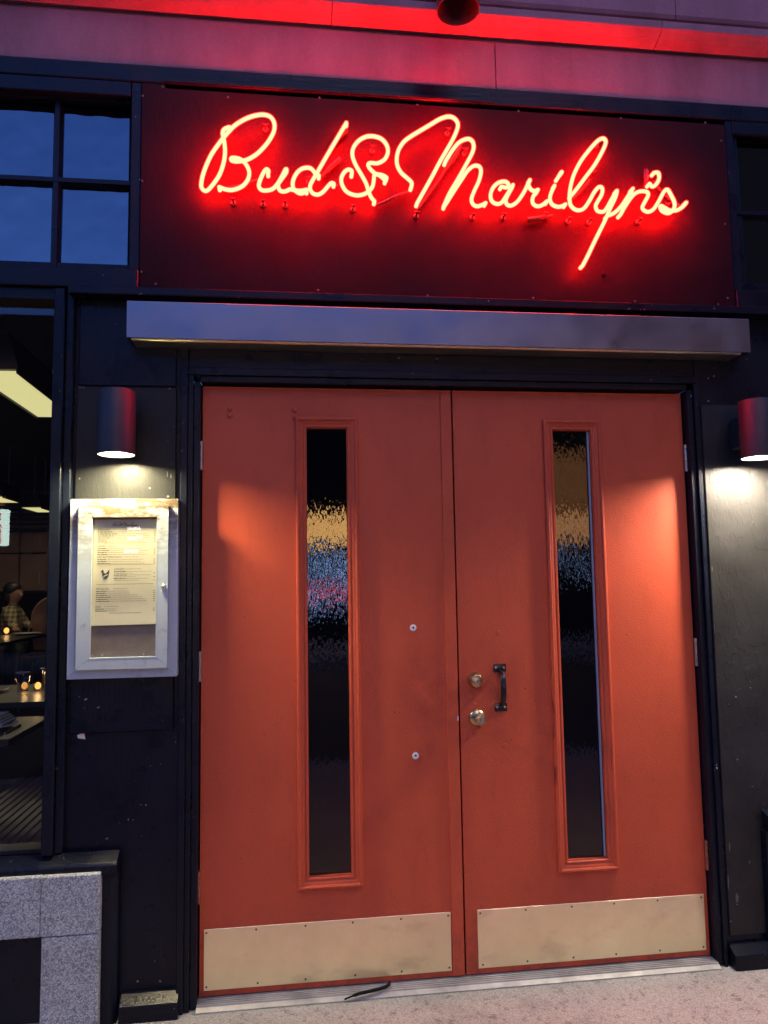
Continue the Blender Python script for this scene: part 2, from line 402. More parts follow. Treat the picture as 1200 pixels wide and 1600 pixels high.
def tag(o, label=None, cat=None, group=None, kind=None):
    for k, v in (('label', label), ('category', cat), ('group', group), ('kind', kind)):
        if v: o[k] = v
    return o
def copy_thing(root, delta, label):
    d = Vector(delta)
    r = root.copy(); COL.objects.link(r); r.location = root.location + d; r['label'] = label
    for ch in root.children:
        c = ch.copy(); COL.objects.link(c); c.parent = r
        for g in ch.children:
            e = g.copy(); COL.objects.link(e); e.parent = c
    return r
def spline(pts, n=5):
    P = [Vector(p) for p in pts]; out = []
    for i in range(len(P) - 1):
        a = P[max(i - 1, 0)]; b = P[i]; c = P[i + 1]; d = P[min(i + 2, len(P) - 1)]
        for k in range(n):
            t = k / n
            out.append(0.5 * ((2 * b) + (c - a) * t + (2 * a - 5 * b + 4 * c - d) * t * t + (3 * b - a - 3 * c + d) * t ** 3))
    out.append(P[-1]); return out
def box(name, m, parent, *a, bev=0.002, seg=1): return MB().box(*a, bev=bev, seg=seg).build(name, m, parent)

def text_mesh(name, body, size, extrude, m, parent, loc, rot, align='LEFT'):
    cu = bpy.data.curves.new(name, 'FONT'); cu.body = body; cu.size = size; cu.extrude = extrude; cu.align_x = align; cu.resolution_u = 2
    t = bpy.data.objects.new(name, cu); COL.objects.link(t)
    dg = bpy.context.evaluated_depsgraph_get()
    me = bpy.data.meshes.new_from_object(t.evaluated_get(dg)); bpy.data.objects.remove(t); bpy.data.curves.remove(cu)
    me.name = name; me.materials.clear(); me.materials.append(m)
    o = bpy.data.objects.new(name, me); COL.objects.link(o); o.parent = parent
    o.location = Vector(loc) - Vector(parent['_org']); o.rotation_euler = rot
    return o
NEON = [
    [(-0.8127, 3.0257), (-0.8312, 3.0155), (-0.8365, 2.9969), (-0.8304, 2.9653), (-0.8279, 2.927), (-0.8325, 2.8885), (-0.8449, 2.8465), (-0.8626, 2.8139), (-0.8861, 2.7827), (-0.8993, 2.7798), (-0.9091, 2.7941), (-0.9055, 2.8274), (-0.8939, 2.866), (-0.8749, 2.9116), (-0.8483, 2.9546), (-0.8245, 2.988), (-0.7946, 3.0236), (-0.7586, 3.0501), (-0.7223, 3.0663), (-0.6889, 3.0714), (-0.6662, 3.0631), (-0.654, 3.0405), (-0.6556, 3.0113), (-0.6709, 2.978), (-0.6921, 2.9478), (-0.7193, 2.9189), (-0.7524, 2.8978), (-0.7854, 2.8905), (-0.8039, 2.8933), (-0.8045, 2.9019), (-0.7914, 2.9042), (-0.7704, 2.8984), (-0.7524, 2.8802), (-0.7428, 2.8552), (-0.7464, 2.8296), (-0.7613, 2.8065), (-0.7822, 2.7927), (-0.806, 2.7858), (-0.8298, 2.7887), (-0.8471, 2.7957)],
    [(-0.6766, 2.8563), (-0.675, 2.8647), (-0.6826, 2.8687), (-0.6923, 2.8548), (-0.7043, 2.8254), (-0.7089, 2.8029), (-0.7014, 2.7889), (-0.6863, 2.7849), (-0.6622, 2.7909), (-0.6441, 2.8094), (-0.6258, 2.8424), (-0.6136, 2.8671), (-0.6121, 2.8559), (-0.6289, 2.8294), (-0.641, 2.808), (-0.6351, 2.7875), (-0.6199, 2.7842), (-0.6048, 2.7907), (-0.5987, 2.7942), (-0.5744, 2.7913), (-0.5546, 2.7932), (-0.5402, 2.7981)],
    [(-0.5402, 2.8004), (-0.5562, 2.7874), (-0.5714, 2.7876), (-0.5865, 2.7996), (-0.5895, 2.8187), (-0.5848, 2.8381), (-0.571, 2.8614), (-0.5526, 2.8752), (-0.5311, 2.879), (-0.5174, 2.8714), (-0.5068, 2.8577), (-0.4961, 2.8557)],
    [(-0.3934, 3.0684), (-0.4536, 2.9585), (-0.4943, 2.8817), (-0.5223, 2.8286), (-0.528, 2.8058), (-0.5195, 2.787), (-0.5012, 2.7815), (-0.4828, 2.7921), (-0.4641, 2.8155), (-0.4517, 2.8291), (-0.4425, 2.8296)],
    [(-0.377, 2.8712), (-0.3778, 2.8816), (-0.3909, 2.8834), (-0.405, 2.8704), (-0.4154, 2.8471), (-0.4132, 2.8214), (-0.3981, 2.7964), (-0.3734, 2.7847), (-0.3486, 2.7843), (-0.3236, 2.7953), (-0.3046, 2.8173), (-0.2986, 2.8436), (-0.2961, 2.8632), (-0.2851, 2.8677), (-0.2663, 2.8664), (-0.2508, 2.8591)],
    [(-0.254, 2.8557), (-0.2725, 2.871), (-0.2943, 2.8803), (-0.3128, 2.8981), (-0.3164, 2.9094), (-0.3079, 2.9147), (-0.2813, 2.9146), (-0.2559, 2.9307), (-0.2444, 2.9576), (-0.2487, 2.9836), (-0.2673, 3.0056), (-0.2955, 3.0137), (-0.3238, 3.0104), (-0.3522, 2.9923), (-0.3713, 2.9633), (-0.3738, 2.9338), (-0.3627, 2.9019), (-0.3414, 2.864), (-0.3262, 2.8356), (-0.3172, 2.8069), (-0.3082, 2.7847), (-0.2959, 2.7708)],
    [(-0.1599, 2.8313), (-0.1586, 2.8477), (-0.1751, 2.8632), (-0.1969, 2.8816), (-0.2106, 2.9071), (-0.2123, 2.9365), (-0.2048, 2.9665), (-0.1852, 2.9973), (-0.1594, 3.0187), (-0.1271, 3.0405), (-0.0881, 3.0662), (-0.0523, 3.0901), (-0.023, 3.102), (-0.0004, 3.1001), (0.0154, 3.0827), (0.0148, 3.0592), (-0.0024, 3.0182), (-0.0293, 2.9701), (-0.0528, 2.929), (-0.0828, 2.8714), (-0.1126, 2.8173), (-0.1406, 2.767)],
    [(-0.0301, 2.9369), (-0.0201, 2.954), (0.0, 2.985), (0.0233, 3.0114), (0.0527, 3.0242), (0.0704, 3.0159), (0.0753, 2.9928), (0.0674, 2.9657), (0.0435, 2.9211), (0.0131, 2.8666), (-0.017, 2.8157), (-0.0379, 2.7704)],
    [(-0.0367, 2.7688), (-0.0274, 2.7823), (-0.0008, 2.8247), (0.0293, 2.8707), (0.0528, 2.9051), (0.0759, 2.9229), (0.0953, 2.9207), (0.1013, 2.9011), (0.0921, 2.8641), (0.0732, 2.8235), (0.0627, 2.7933), (0.0686, 2.7739), (0.0846, 2.7681), (0.1042, 2.7756), (0.1174, 2.7845)],
    [(0.1795, 2.8521), (0.1957, 2.847), (0.2056, 2.8508), (0.2011, 2.8616), (0.1865, 2.8658), (0.1634, 2.8579), (0.1432, 2.837), (0.1334, 2.81), (0.1369, 2.7871), (0.1544, 2.7764), (0.1741, 2.7823), (0.1911, 2.8063), (0.2083, 2.8337), (0.2215, 2.856)],
    [(0.2228, 2.8544), (0.2082, 2.8287), (0.1942, 2.7998), (0.1968, 2.7801), (0.213, 2.7759), (0.2364, 2.792), (0.2605, 2.8264), (0.2781, 2.8589), (0.2894, 2.8819)],
    [(0.2887, 2.8805), (0.2823, 2.8675), (0.2795, 2.854), (0.2872, 2.8377), (0.3019, 2.8335), (0.317, 2.8419)],
    [(0.317, 2.8409), (0.305, 2.827), (0.2943, 2.8048), (0.2952, 2.7849), (0.3114, 2.7757), (0.3314, 2.7833), (0.3519, 2.801)],
    [(0.3871, 2.8696), (0.3697, 2.8348), (0.3631, 2.8082), (0.3698, 2.7879), (0.39, 2.7795), (0.4089, 2.7842), (0.4242, 2.7943)],
    [(0.3982, 2.8966), (0.4063, 2.9103), (0.4121, 2.9155)],
    [(0.4501, 2.8332), (0.4719, 2.8589), (0.5078, 2.9063), (0.544, 2.954), (0.5728, 3.0015), (0.5917, 3.041), (0.5906, 3.0583), (0.5773, 3.0613), (0.5557, 3.0466), (0.5236, 3.0102), (0.4875, 2.9623), (0.4588, 2.9075), (0.4436, 2.8574), (0.4382, 2.8157), (0.4426, 2.7858), (0.4645, 2.7699), (0.4911, 2.7768), (0.515, 2.8082), (0.5354, 2.8432), (0.5553, 2.8651), (0.5684, 2.8601), (0.5655, 2.8372), (0.5491, 2.8098), (0.54, 2.7905), (0.5475, 2.772), (0.5701, 2.7711), (0.5861, 2.7889), (0.6067, 2.824), (0.6273, 2.8562)],
    [(0.6296, 2.8575), (0.6183, 2.8265), (0.5933, 2.7798), (0.5682, 2.7277), (0.5312, 2.6585), (0.4984, 2.5937), (0.4781, 2.5557)],
    [(0.5873, 2.7577), (0.6113, 2.7666), (0.6361, 2.7896), (0.6615, 2.8246), (0.6908, 2.8668)],
    [(0.6928, 2.8669), (0.6791, 2.8373), (0.6569, 2.8007), (0.6382, 2.7635)],
    [(0.6397, 2.7655), (0.6566, 2.794), (0.6804, 2.8289), (0.7019, 2.8504), (0.7245, 2.8583), (0.745, 2.8559), (0.7495, 2.8426), (0.7362, 2.8181), (0.723, 2.7938), (0.7275, 2.7805), (0.7443, 2.7745), (0.7654, 2.7857), (0.7876, 2.8173), (0.8103, 2.8558), (0.8246, 2.8651), (0.8374, 2.8453), (0.8497, 2.8169), (0.8477, 2.793), (0.8266, 2.7723), (0.8028, 2.7779), (0.7932, 2.7921), (0.7964, 2.8007), (0.8105, 2.7946), (0.8307, 2.7854), (0.8584, 2.7867), (0.8834, 2.8015), (0.9019, 2.8211)],
    [(0.7855, 2.9417), (0.7974, 2.9389), (0.7992, 2.9202), (0.7919, 2.8993), (0.7772, 2.8814), (0.7668, 2.8802), (0.7613, 2.8925)],
]
NEON_DARK = [
    ('connector', [(-0.2897, 2.7711), (-0.2519, 2.7875), (-0.2076, 2.8125), (-0.1631, 2.8295)]),
    ('connector', [(0.809, 2.8967), (0.8451, 2.861), (0.8985, 2.8227)]),
    ('electrode', [(0.766, 2.9663), (0.7626, 2.8994)]),
    ('electrode', [(0.2839, 2.7439), (0.3369, 2.7537), (0.3836, 2.7642)]),
    ('electrode', [(-0.4165, 2.9444), (-0.4509, 2.91), (-0.4852, 2.8725)]),
    ('electrode', [(-0.3935, 3.0569), (-0.425, 3.0222), (-0.4564, 2.9844)]),
    ('connector', [(-0.8471, 2.8036), (-0.8061, 2.8137), (-0.7613, 2.8256), (-0.7344, 2.8391), (-0.7073, 2.8476)]),
    ('connector', [(0.4118, 2.9087), (0.388, 2.8734)]),
    ('connector', [(0.531, 2.9151), (0.5305, 2.9037), (0.4829, 2.8519), (0.4516, 2.822)]),
    ('connector', [(-0.4424, 2.8328), (-0.4254, 2.8395)]),
    ('connector', [(-0.0036, 2.9682), (-0.0307, 2.9137), (-0.0573, 2.8727), (-0.136, 2.7607)]),
    ('electrode', [(0.0369, 3.0372), (0.0161, 2.9827), (-0.0373, 2.9068)]),
]
SUPPORTS = [(-0.6865, 3.0612), (-0.8015, 2.7759), (-0.6954, 2.7749), (-0.6169, 2.7757), (-0.5312, 2.87), (-0.2956, 3.0022), (-0.3705, 2.7719), (-0.0104, 3.0878), (0.0524, 3.0115), (-0.1361, 2.7575), (0.0763, 2.7611), (0.1964, 2.7669), (0.3577, 2.7779), (0.576, 3.0747), (0.5601, 2.974), (0.4492, 2.7636), (0.532, 2.7637), (0.7306, 2.7739), (0.8404, 2.8369), (0.7982, 2.9201)]
PANEL_SCREWS = [(-1.0544, 3.1915), (-0.8225, 3.1681), (-0.4892, 3.1884), (-0.1213, 3.1854), (0.2717, 3.1857), (0.6835, 3.1837), (1.0348, 3.1876), (1.0981, 3.1168), (1.0932, 2.7734), (1.0854, 2.473), (1.044, 2.4461), (0.7052, 2.4482), (0.3039, 2.4479), (-0.0981, 2.4446), (-0.4998, 2.4506), (-1.0706, 2.4547), (-1.1192, 2.4973), (-1.1214, 2.8319), (-1.1233, 3.1525)]

# ------------------------------------------------------------------ ground, road, street opposite
pv = MB().prism([(-3.2, -0.25), (0.30, -0.25), (0.30, 0.0), (-3.2, 0.0)], 'x', -30, 30).build('pavement', M['concrete']); tag(pv, kind='structure', label='worn concrete pavement in front of the doors')
kb = MB().prism([(-3.38, -0.30), (-3.205, -0.30), (-3.205, 0.002), (-3.36, 0.002), (-3.38, -0.02)], 'x', -30, 30).build('kerb', M['granite']); tag(kb, kind='structure')
rd = MB().poly([(-200, -12.5, -0.13), (200, -12.5, -0.13), (200, -3.30, -0.13), (-200, -3.30, -0.13)], [(0, 1, 2, 3)]) and None
mb = MB(); mb.poly([(-200, -200, -0.14), (200, -200, -0.14), (200, -3.30, -0.14), (-200, -3.30, -0.14)], [(0, 1, 2, 3)])
tag(mb.build('road', M['asphalt']), kind='structure')
mb = MB(); mb.prism([(-15.0, -0.2), (-12.0, -0.2), (-12.0, 0.0), (-15.0, 0.0)], 'x', -30, 30)
tag(mb.build('far_pavement', M['concrete']), kind='structure')

M['opp'] = simple("dark_far_brick", (0.030, 0.026, 0.026), 0.9, 0, 0.3, 3)
M['amber'] = emit_mottled("amber_lit_fascia", (1.0, 0.54, 0.18), 7.5, 5.0, 0.25)
M['amber_mid'] = emit_mottled('softly_lit_fascia', (1.0, 0.46, 0.20), 3.4, 6.0, 0.12)
M['amber_dim'] = emit_mottled("dim_amber_lit_wall", (1.0, 0.42, 0.18), 1.1, 5.0, 0.03)
M['shopblue'] = emit("cool_lit_shop_window", (0.34, 0.52, 1.0), 6.5)
M['redstrip'] = emit("red_tail_light_strip", (1.0, 0.04, 0.08), 3.0)  # added strip standing in for a parked car's tail lights
M['strip'] = emit("white_strip_light", (1.0, 0.95, 0.85), 14.0)
M['signface'] = emit("backlit_sign_face", (0.75, 1.0, 0.90), 7.5)
M['signred'] = emit("red_sign_letter", (1.0, 0.10, 0.10), 4.0)
ob = thing('opposite_building', 'dark row of shops across the street with an amber fascia', 'building', (0, -15, 0))
box('wall', M['opp'], ob, -34, 6.5, -20, -15, -0.1, 7.6, bev=0)
box('unseen_tower', M['opp'], ob, 6.505, 34, -20, -14.99, -0.1, 15.0, bev=0)  # unseen, raised so the right transom reflects dark
box('fascia', M['amber_mid'], ob, 3.3, 9.0, -15.12, -14.9, 2.35, 3.0, bev=0.01)
box('fascia', M['amber'], ob, -3.0, 3.2, -15.12, -14.9, 2.35, 3.0, bev=0.01)
box('canopy_soffit', M['amber_dim'], ob, 3.0, 10.0, -14.98, -14.86, 3.1, 4.5, bev=0.01)
for k, x in enumerate((-3.4, -2.6, -1.9, -1.1, -0.55, 0.1, 0.8, 1.5, 2.15, 5.2, 7.4)):
    z = 0.7 + 0.33 * ((k * 7) % 4)
    box('shop_window', M['shopblue'], ob, x, x + (0.34 if x < 3 else 0.14), -15.05, -14.85, z, z + 0.55, bev=0.01)
box('tail_light_strip', M['redstrip'], ob, -2.0, 3.4, -14.91, -14.86, 1.12, 1.32, bev=0.01)
for x0, x1, z in ((-4.14, -3.86, 2.66), (-4.14, -3.95, 2.44), (-3.93, -3.82, 2.47), (-4.20, -3.90, 2.16)):
    box('strip_light', M['strip'], ob, x0, x1, -14.98, -14.9, z, z + 0.06, bev=0.01)

ps = thing('park_sign', 'white backlit vertical sign with red letters reading PARK across the street', 'sign', (-5.87, -12.04, 0))
box('sign_box', M['signface'], ps, -6.05, -5.715, -12.14, -12.04, 2.19, 2.86, bev=0.02)
box('post', M['steel'], ps, -5.93, -5.87, -12.12, -12.06, 0.0, 2.189, bev=0.005)
for k, ch in enumerate("PARK"):
    text_mesh('letter', ch, 0.19, 0.004, M['signred'], ps, (-5.88, -12.034, 2.66 - 0.145 * k), (R(90), 0, R(180)), 'CENTER')
box('top_lamp', M['amber_dim'], ps, -6.0, -5.78, -12.13, -12.05, 2.93, 3.10, bev=0.02)

# ------------------------------------------------------------------ storefront carcass
sf = thing('storefront', 'dark navy painted timber shopfront framing the red doors', 'shopfront', (0, 0, 0))
N, NH = M['navy'], M['navy_h']
def P(m, *a, name='board', bev=0.003): return box(name, m, sf, *a, bev=bev)
# left pilaster
P(N, -1.372, -0.960, -0.035, 0.10, 0.0, 2.43, name='pilaster')
P(M['charcoal'], -1.338, -0.999, -0.046, -0.0345, 1.110, 2.092, name='panel')  # same board as the piece below, upper part painted lighter for the lamp
P(N, -1.338, -0.999, -0.046, -0.0345, 0.909, 1.1095, name='panel')
P(N, -1.334, -1.001, -0.043, -0.0345, 2.097, 2.405, name='panel')
P(N, -1.409, -1.3735, -0.084, 0.06, 0.532, 2.43, name='window_post')
P(N, -1.373, -1.347, -0.066, -0.030, 0.532, 2.43, name='bead')
# right pilaster
P(N, 0.955, 1.62, -0.035, 0.10, 0.0, 2.43, name='pilaster')
P(M['charcoal_lit_right'], 0.972, 1.40, -0.042, -0.0345, 0.10, 2.06, name='panel')
P(N, 1.6205, 4.0, -0.030, 0.10, 0.47, 2.43, name='side_board')
P(N, -5.25, -5.005, -0.09, 0.10, 0.0, 3.27, name='end_post')
# plinths
for x0, x1 in ((-1.158, -0.972), (0.962, 1.112)):
    MB().prism([(-0.088, 0.0), (-0.088, 0.052), (-0.050, 0.076), (-0.034, 0.076), (-0.034, 0.0)], 'x', x0, x1, 0.002).build('plinth', NH, sf)
# trim wrapped round the stone bases
MB().prism([(-0.055, 0.470), (-0.108, 0.470), (-0.108, 0.500), (-0.100, 0.508), (-0.055, 0.533)], 'x', -5.0, -1.166, 0.002).build('sill', NH, sf)
MB().prism([(-1.212, -0.095), (-1.186, -0.095), (-1.180, -0.088), (-1.166, -0.072), (-1.166, -0.033), (-1.212, -0.033)], 'z', 0.0, 0.4695, 0.002).build('trim', N, sf)
MB().prism([(-0.055, 0.470), (-0.108, 0.470), (-0.108, 0.518), (-0.100, 0.526), (-0.055, 0.545)], 'x', 1.112, 4.0, 0.002).build('sill', NH, sf)
MB().prism([(1.160, -0.095), (1.130, -0.095), (1.126, -0.088), (1.112, -0.072), (1.112, -0.033), (1.160, -0.033)], 'z', 0.0, 0.4695, 0.002).build('trim', N, sf)
# over the door
P(NH, -0.9595, 0.9545, -0.033, 0.10, 2.168, 2.43, name='header_board')
P(NH, -1.36, 1.62, -0.105, 0.05, 2.4055, 2.434, name='ledge')
P(NH, -5.0, -1.129, -0.088, 0.06, 2.4345, 2.505, name='transom_rail')
P(NH, 1.119, 4.0, -0.088, 0.06, 2.4345, 2.505, name='transom_rail')
P(NH, -1.1285, 1.1185, -0.020, 0.10, 2.4345, 3.27, name='backing_board', bev=0)
P(N, -1.163, -1.1268, -0.0785, 0.06, 2.5055, 3.205, name='post')
P(N, 1.1195, 1.150, -0.078, 0.06, 2.5055, 3.205, name='post')
P(NH, -5.0, 4.0, -0.083, 0.10, 3.2055, 3.269, name='header_beam')
P(NH, -5.0, -1.1645, -0.080, -0.036, 3.150, 3.205, name='transom_head')
P(NH, 1.1505, 4.0, -0.080, -0.070, 3.150, 3.205, name='transom_head')
P(NH, -1.05, 0.17, -0.090, -0.0832, 3.2075, 3.222, name='bead', bev=0.002)
# below the shop window, dark recessed panel in the base
P(N, -5.0, -1.390, -0.105, 0.0, 0.035, 0.297, name='base_panel')
# remnants of a torn label and paint chips
mb = MB(); mb.prism([(-1.312, 0.893), (-1.288, 0.889), (-1.292, 0.908), (-1.285, 0.921), (-1.297, 0.926), (-1.303, 0.909), (-1.315, 0.903)], 'y', -0.0364, -0.0347); mb.build('torn_label', M['white'], sf)
for x, z, w, h in ((-1.332, 2.086, .012, .006), (-1.318, 2.083, .006, .012), (-1.028, 2.086, .01, .008), (-1.03, 1.775, .004, .02), (-1.018, 1.772, .004, .014), (-1.03, 1.703, .01, .008), (-1.325, 1.766, .006, .006), (-1.03, 1.90, .004, .004), (-1.155, 1.85, .014, .003)):
    mb = MB(); a = random.random()
    mb.prism([(x, z), (x + w * .6, z - h * .2 * a), (x + w, z + h * .4), (x + w * .5, z + h), (x + .1 * w, z + h * .7)], 'y', -0.0474, -0.0458); mb.build('paint_chip', M['chip'], sf)
for x, z, w, h in ((0.985, 0.40, .006, .03), (1.00, 0.22, .012, .03), (0.972, 0.27, .006, .05), (1.06, 0.35, .006, .008), (0.978, 1.42, .005, .018), (1.09, 0.62, .006, .005)):
    mb = MB(); mb.prism([(x, z), (x + w * .6, z - h * .2), (x + w, z + h * .5), (x + w * .5, z + h), (x + .1 * w, z + h * .7)], 'y', -0.0437, -0.0418); mb.build('paint_chip', M['chip'], sf)

# ------------------------------------------------------------------ stone bases under the windows
sb = thing('stone_base', 'speckled grey granite base under the dining room window', 'stone base', (-1.6, -0.05, 0))
for x0, x1, z0, z1 in ((-1.391, -1.213, 0.302, 0.484), (-5.0, -1.3915, 0.302, 0.485), (-1.386, -1.213, -0.02, 0.2995)):
    MB().box(x0, x1, -0.130, 0.0, z0, z1, bev=0.0035, seg=2).build('granite_block', M['granite'], sb)
MB().box(-5.0, -1.388, -0.125, -0.01, -0.02, 0.034, bev=0.006).build('granite_block', M['concrete'], sb)
sb2 = thing('stone_base', 'granite base block at the right edge beyond the plinth', 'stone base', (1.5, -0.05, 0))
MB().box(1.163, 4.0, -0.13, 0.0, -0.02, 0.468, bev=0.006).build('granite_block', M['granite'], sb2)

# ------------------------------------------------------------------ stone cornice above the sign
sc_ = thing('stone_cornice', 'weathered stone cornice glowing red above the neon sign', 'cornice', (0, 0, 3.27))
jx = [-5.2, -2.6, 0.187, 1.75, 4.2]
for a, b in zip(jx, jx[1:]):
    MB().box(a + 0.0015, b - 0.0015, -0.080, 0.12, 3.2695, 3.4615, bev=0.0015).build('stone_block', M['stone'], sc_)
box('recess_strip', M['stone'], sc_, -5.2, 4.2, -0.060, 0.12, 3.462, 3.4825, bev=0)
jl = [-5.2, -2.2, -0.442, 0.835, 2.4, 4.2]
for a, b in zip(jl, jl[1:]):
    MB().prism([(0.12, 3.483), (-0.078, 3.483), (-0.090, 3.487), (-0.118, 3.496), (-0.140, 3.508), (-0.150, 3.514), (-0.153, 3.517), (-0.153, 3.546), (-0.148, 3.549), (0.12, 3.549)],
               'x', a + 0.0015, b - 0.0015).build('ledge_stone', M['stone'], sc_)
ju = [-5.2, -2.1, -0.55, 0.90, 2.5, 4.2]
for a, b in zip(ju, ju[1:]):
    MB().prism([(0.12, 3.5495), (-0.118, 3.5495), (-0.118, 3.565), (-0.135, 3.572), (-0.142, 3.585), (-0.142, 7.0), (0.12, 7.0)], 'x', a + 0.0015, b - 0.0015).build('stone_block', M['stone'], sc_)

# ------------------------------------------------------------------ unlit downlight under the ledge
dl = thing('downlight', 'unlit dark cylinder downlight hanging off the stone cornice', 'light fixture', (-0.017, -0.335, 3.37))
MB().lathe([(0.062, 3.52), (0.062, 3.42), (0.066, 3.385), (0.072, 3.372), (0.074, 3.372), (0.074, 3.60), (0.060, 3.61), (0.001, 3.61)], (-0.017, -0.335, 0), 'z', 36, False).build('shade', M['lamp_body'], dl)
MB().lathe([(0.061, 3.47), (0.03, 3.50), (0.001, 3.50)], (-0.017, -0.335, 0), 'z', 28, False).build('reflector', M['lamp_body'], dl)
box('bracket', M['lamp_body'], dl, -0.045, 0.011, -0.265, -0.1425, 3.575, 3.60, bev=0.003)
box('mounting_plate', M['lamp_body'], dl, -0.125, 0.075, -0.156, -0.1425, 3.585, 3.68, bev=0.003)

# ------------------------------------------------------------------ transom windows
def transom(label, xs, zs, y, xe0, xe1):
    t = thing('transom_window', label, 'window', ((xe0 + xe1) / 2, y, 2.505))
    for i, (a, b) in enumerate(zip(xs, xs[1:])):
        for c, d in zip(zs, zs[1:]):
            mb = MB()
            n = 7; vv = []; ff = []
            t1, t2 = random.uniform(-.0016, .0016), random.uniform(-.0022, .0022)
            vv = [(a + .014, y + t1, c + .014), (b - .014, y, c + .014), (b - .014, y + t2 - t1, d - .014), (a + .014, y + t2, d - .014)]
            mb.poly(vv, [(0, 1, 2, 3)]); mb.build('pane', M['transom_glass'], t)
    for x in xs[1:-1]:
        MB().prism([(x - .017, y + .02), (x - .017, y - .006), (x - .008, y - .024), (x + .008, y - .024), (x + .017, y - .006), (x + .017, y + .02)], 'z', 2.5065, 3.199).build('muntin', N, t)
    for z in zs[1:-1]:
        MB().prism([(y + .02, z - .017), (y - .006, z - .017), (y - .026, z - .008), (y - .026, z + .008), (y - .006, z + .017), (y + .02, z + .017)], 'x', xe0, xe1).build('muntin', NH, t)
    box('side_stile', N, t, xs[-1] - .006 if xe1 < 0 else xs[0] - .016, xs[-1] + .016 if xe1 < 0 else xs[0] + .006, y - .018, y + .02, 2.5065, 3.199)
    box('bottom_rail', NH, t, xe0, xe1, y - .020, y + .02, 2.5055, 2.542)
    box('top_rail', NH, t, xe0, xe1, y - .022, y + .02, 3.152, 3.1995)
    return t
transom('old glazed transom window reflecting blue dusk sky left of the sign', [-4.80, -4.465, -4.13, -3.79, -3.45, -3.11, -2.775, -2.44, -2.10, -1.765, -1.428, -1.168], [2.53, 2.846, 3.165], -0.012, -5.0, -1.165)
transom('dark transom window right of the sign panel', [1.17, 1.45, 1.75, 2.05, 2.42, 2.75, 3.08, 3.41], [2.518, 2.83, 3.128], -0.045, 1.152, 4.0)
box('dark_blind', M['void'], None, -5.0, -1.13, 0.055, 0.07, 2.44, 3.2, bev=0).name = 'window_blind'
bl = bpy.data.objects['window_blind']; tag(bl, 'black blind behind the left transom panes', 'blind')
b2 = box('window_blind', M['void'], None, 1.12, 4.0, 0.055, 0.07, 2.44, 3.2, bev=0); tag(b2, 'black blind behind the right transom panes', 'blind')

# ------------------------------------------------------------------ sign panel and neon
sp = thing('sign_panel', 'flat dark sign board screwed over the doors behind the neon', 'sign board', (0, -0.05, 2.438))
MB().prism([(-1.1265, 2.4385), (1.1165, 2.4385), (1.1165, 3.186), (-1.045, 3.186), (-1.045, 3.204), (-1.1265, 3.204)], 'y', -0.080, -0.0205, 0.0015).build('board', M['panel'], sp)
sm = None
for x, z in PANEL_SCREWS:
    if sm is None:
        o = MB().lathe([(0.0046, 0.0), (0.0046, -0.0014), (0.003, -0.0024), (0.0005, -0.0024)], (x, -0.0802, z), 'y', 10).build('screw', M['dull_screw'], sp); sm = o; x0, z0 = x, z
    else:
        o = sm.copy(); COL.objects.link(o); o.location = (x - x0, 0, z - z0)

ns = thing('neon_sign', "glowing red script neon lettering Bud & Marilyn's mounted on the dark board", 'neon sign', (0, -0.08, 2.6))
YN = -0.125
for k, pts in enumerate(NEON):
    off = (0.0, -0.012, -0.006, 0.0, -0.010)[k % 5] if len(pts) < 60 else 0.0
    p3 = [(x, YN + off * 0.6, z) for x, z in pts]
    s = spline(p3, 5)
    # the tube passes in front of itself where a stroke crosses back over
    n = len(s)
    s = [Vector((p.x, p.y - 0.010 * math.sin(3.1416 * i / (n - 1)) - 0.008 * (i / (n - 1)), p.z)) for i, p in enumerate(s)]
    a, b = s[0].copy(), s[-1].copy()
    s = [a + Vector((0, 0.022, 0.0))] + [a + Vector((0, 0.010, 0.0))] + s + [b + Vector((0, 0.012, 0.0))] + [b + Vector((0, 0.024, 0.0))]
    core = MB().tube(s, 0.0067, 10).build('neon_tube', M['neon'], ns)
    MB().tube(s, 0.0089, 12).build('tube_glass', M['neon_wall'], core)
for k, (kind, pts) in enumerate(NEON_DARK):
    y = -0.103 if kind == 'connector' else -0.100
    s = spline([(x, y, z) for x, z in pts], 4)
    if kind == 'electrode':
        n = len(s); r = [0.010 if i < n * 0.6 else 0.0065 for i in range(n)]
    else: r = 0.0055
    MB().tube(s, r, 10).build(kind if kind == 'electrode' else 'blacked_out_tube', M['dark_tube'], ns)
for x, z in SUPPORTS:
    mb = MB(); mb.tube([(x, -0.081, z - .012), (x, -0.118, z - .012)], [0.0045, 0.0035], 8)
    mb.lathe([(0.0105, 0.0), (0.0105, -0.006), (0.006, -0.009), (0.0045, -0.009)], (x, -0.0802, z - .012), 'y', 12)
    mb.tube([(x - .010, -0.112, z - .006), (x - .006, -0.118, z - .012), (x + .006, -0.118, z - .012), (x + .010, -0.112, z - .006)], 0.002, 6)
    mb.build('tube_support', M['clip'], ns)
mb = MB(); mb.lathe([(0.007, 0.0), (0.006, -0.012), (0.002, -0.014)], (0.585, -0.0802, 2.548), 'y', 10); mb.build('wire_grommet', M['rubber'], ns)

# ------------------------------------------------------------------ metal box canopy
cn = thing('metal_canopy', 'long brushed metal box canopy above the door head', 'canopy', (0, -0.06, 2.25))
MB().prism([(-0.0345, 2.245), (-0.132, 2.2445), (-0.132, 2.2425), (-0.1345, 2.2425), (-0.1345, 2.3705), (-0.1315, 2.3735), (-0.0345, 2.378)], 'x', -1.156, 1.132, 0.0008).build('shell', M['alu'], cn)
MB().prism([(-0.036, 2.2365), (-0.118, 2.2365), (-0.1255, 2.2405), (-0.1255, 2.2443), (-0.036, 2.2443)], 'x', -1.140, 1.10, 0.0008).build('bottom_tray', M['brass'], cn)

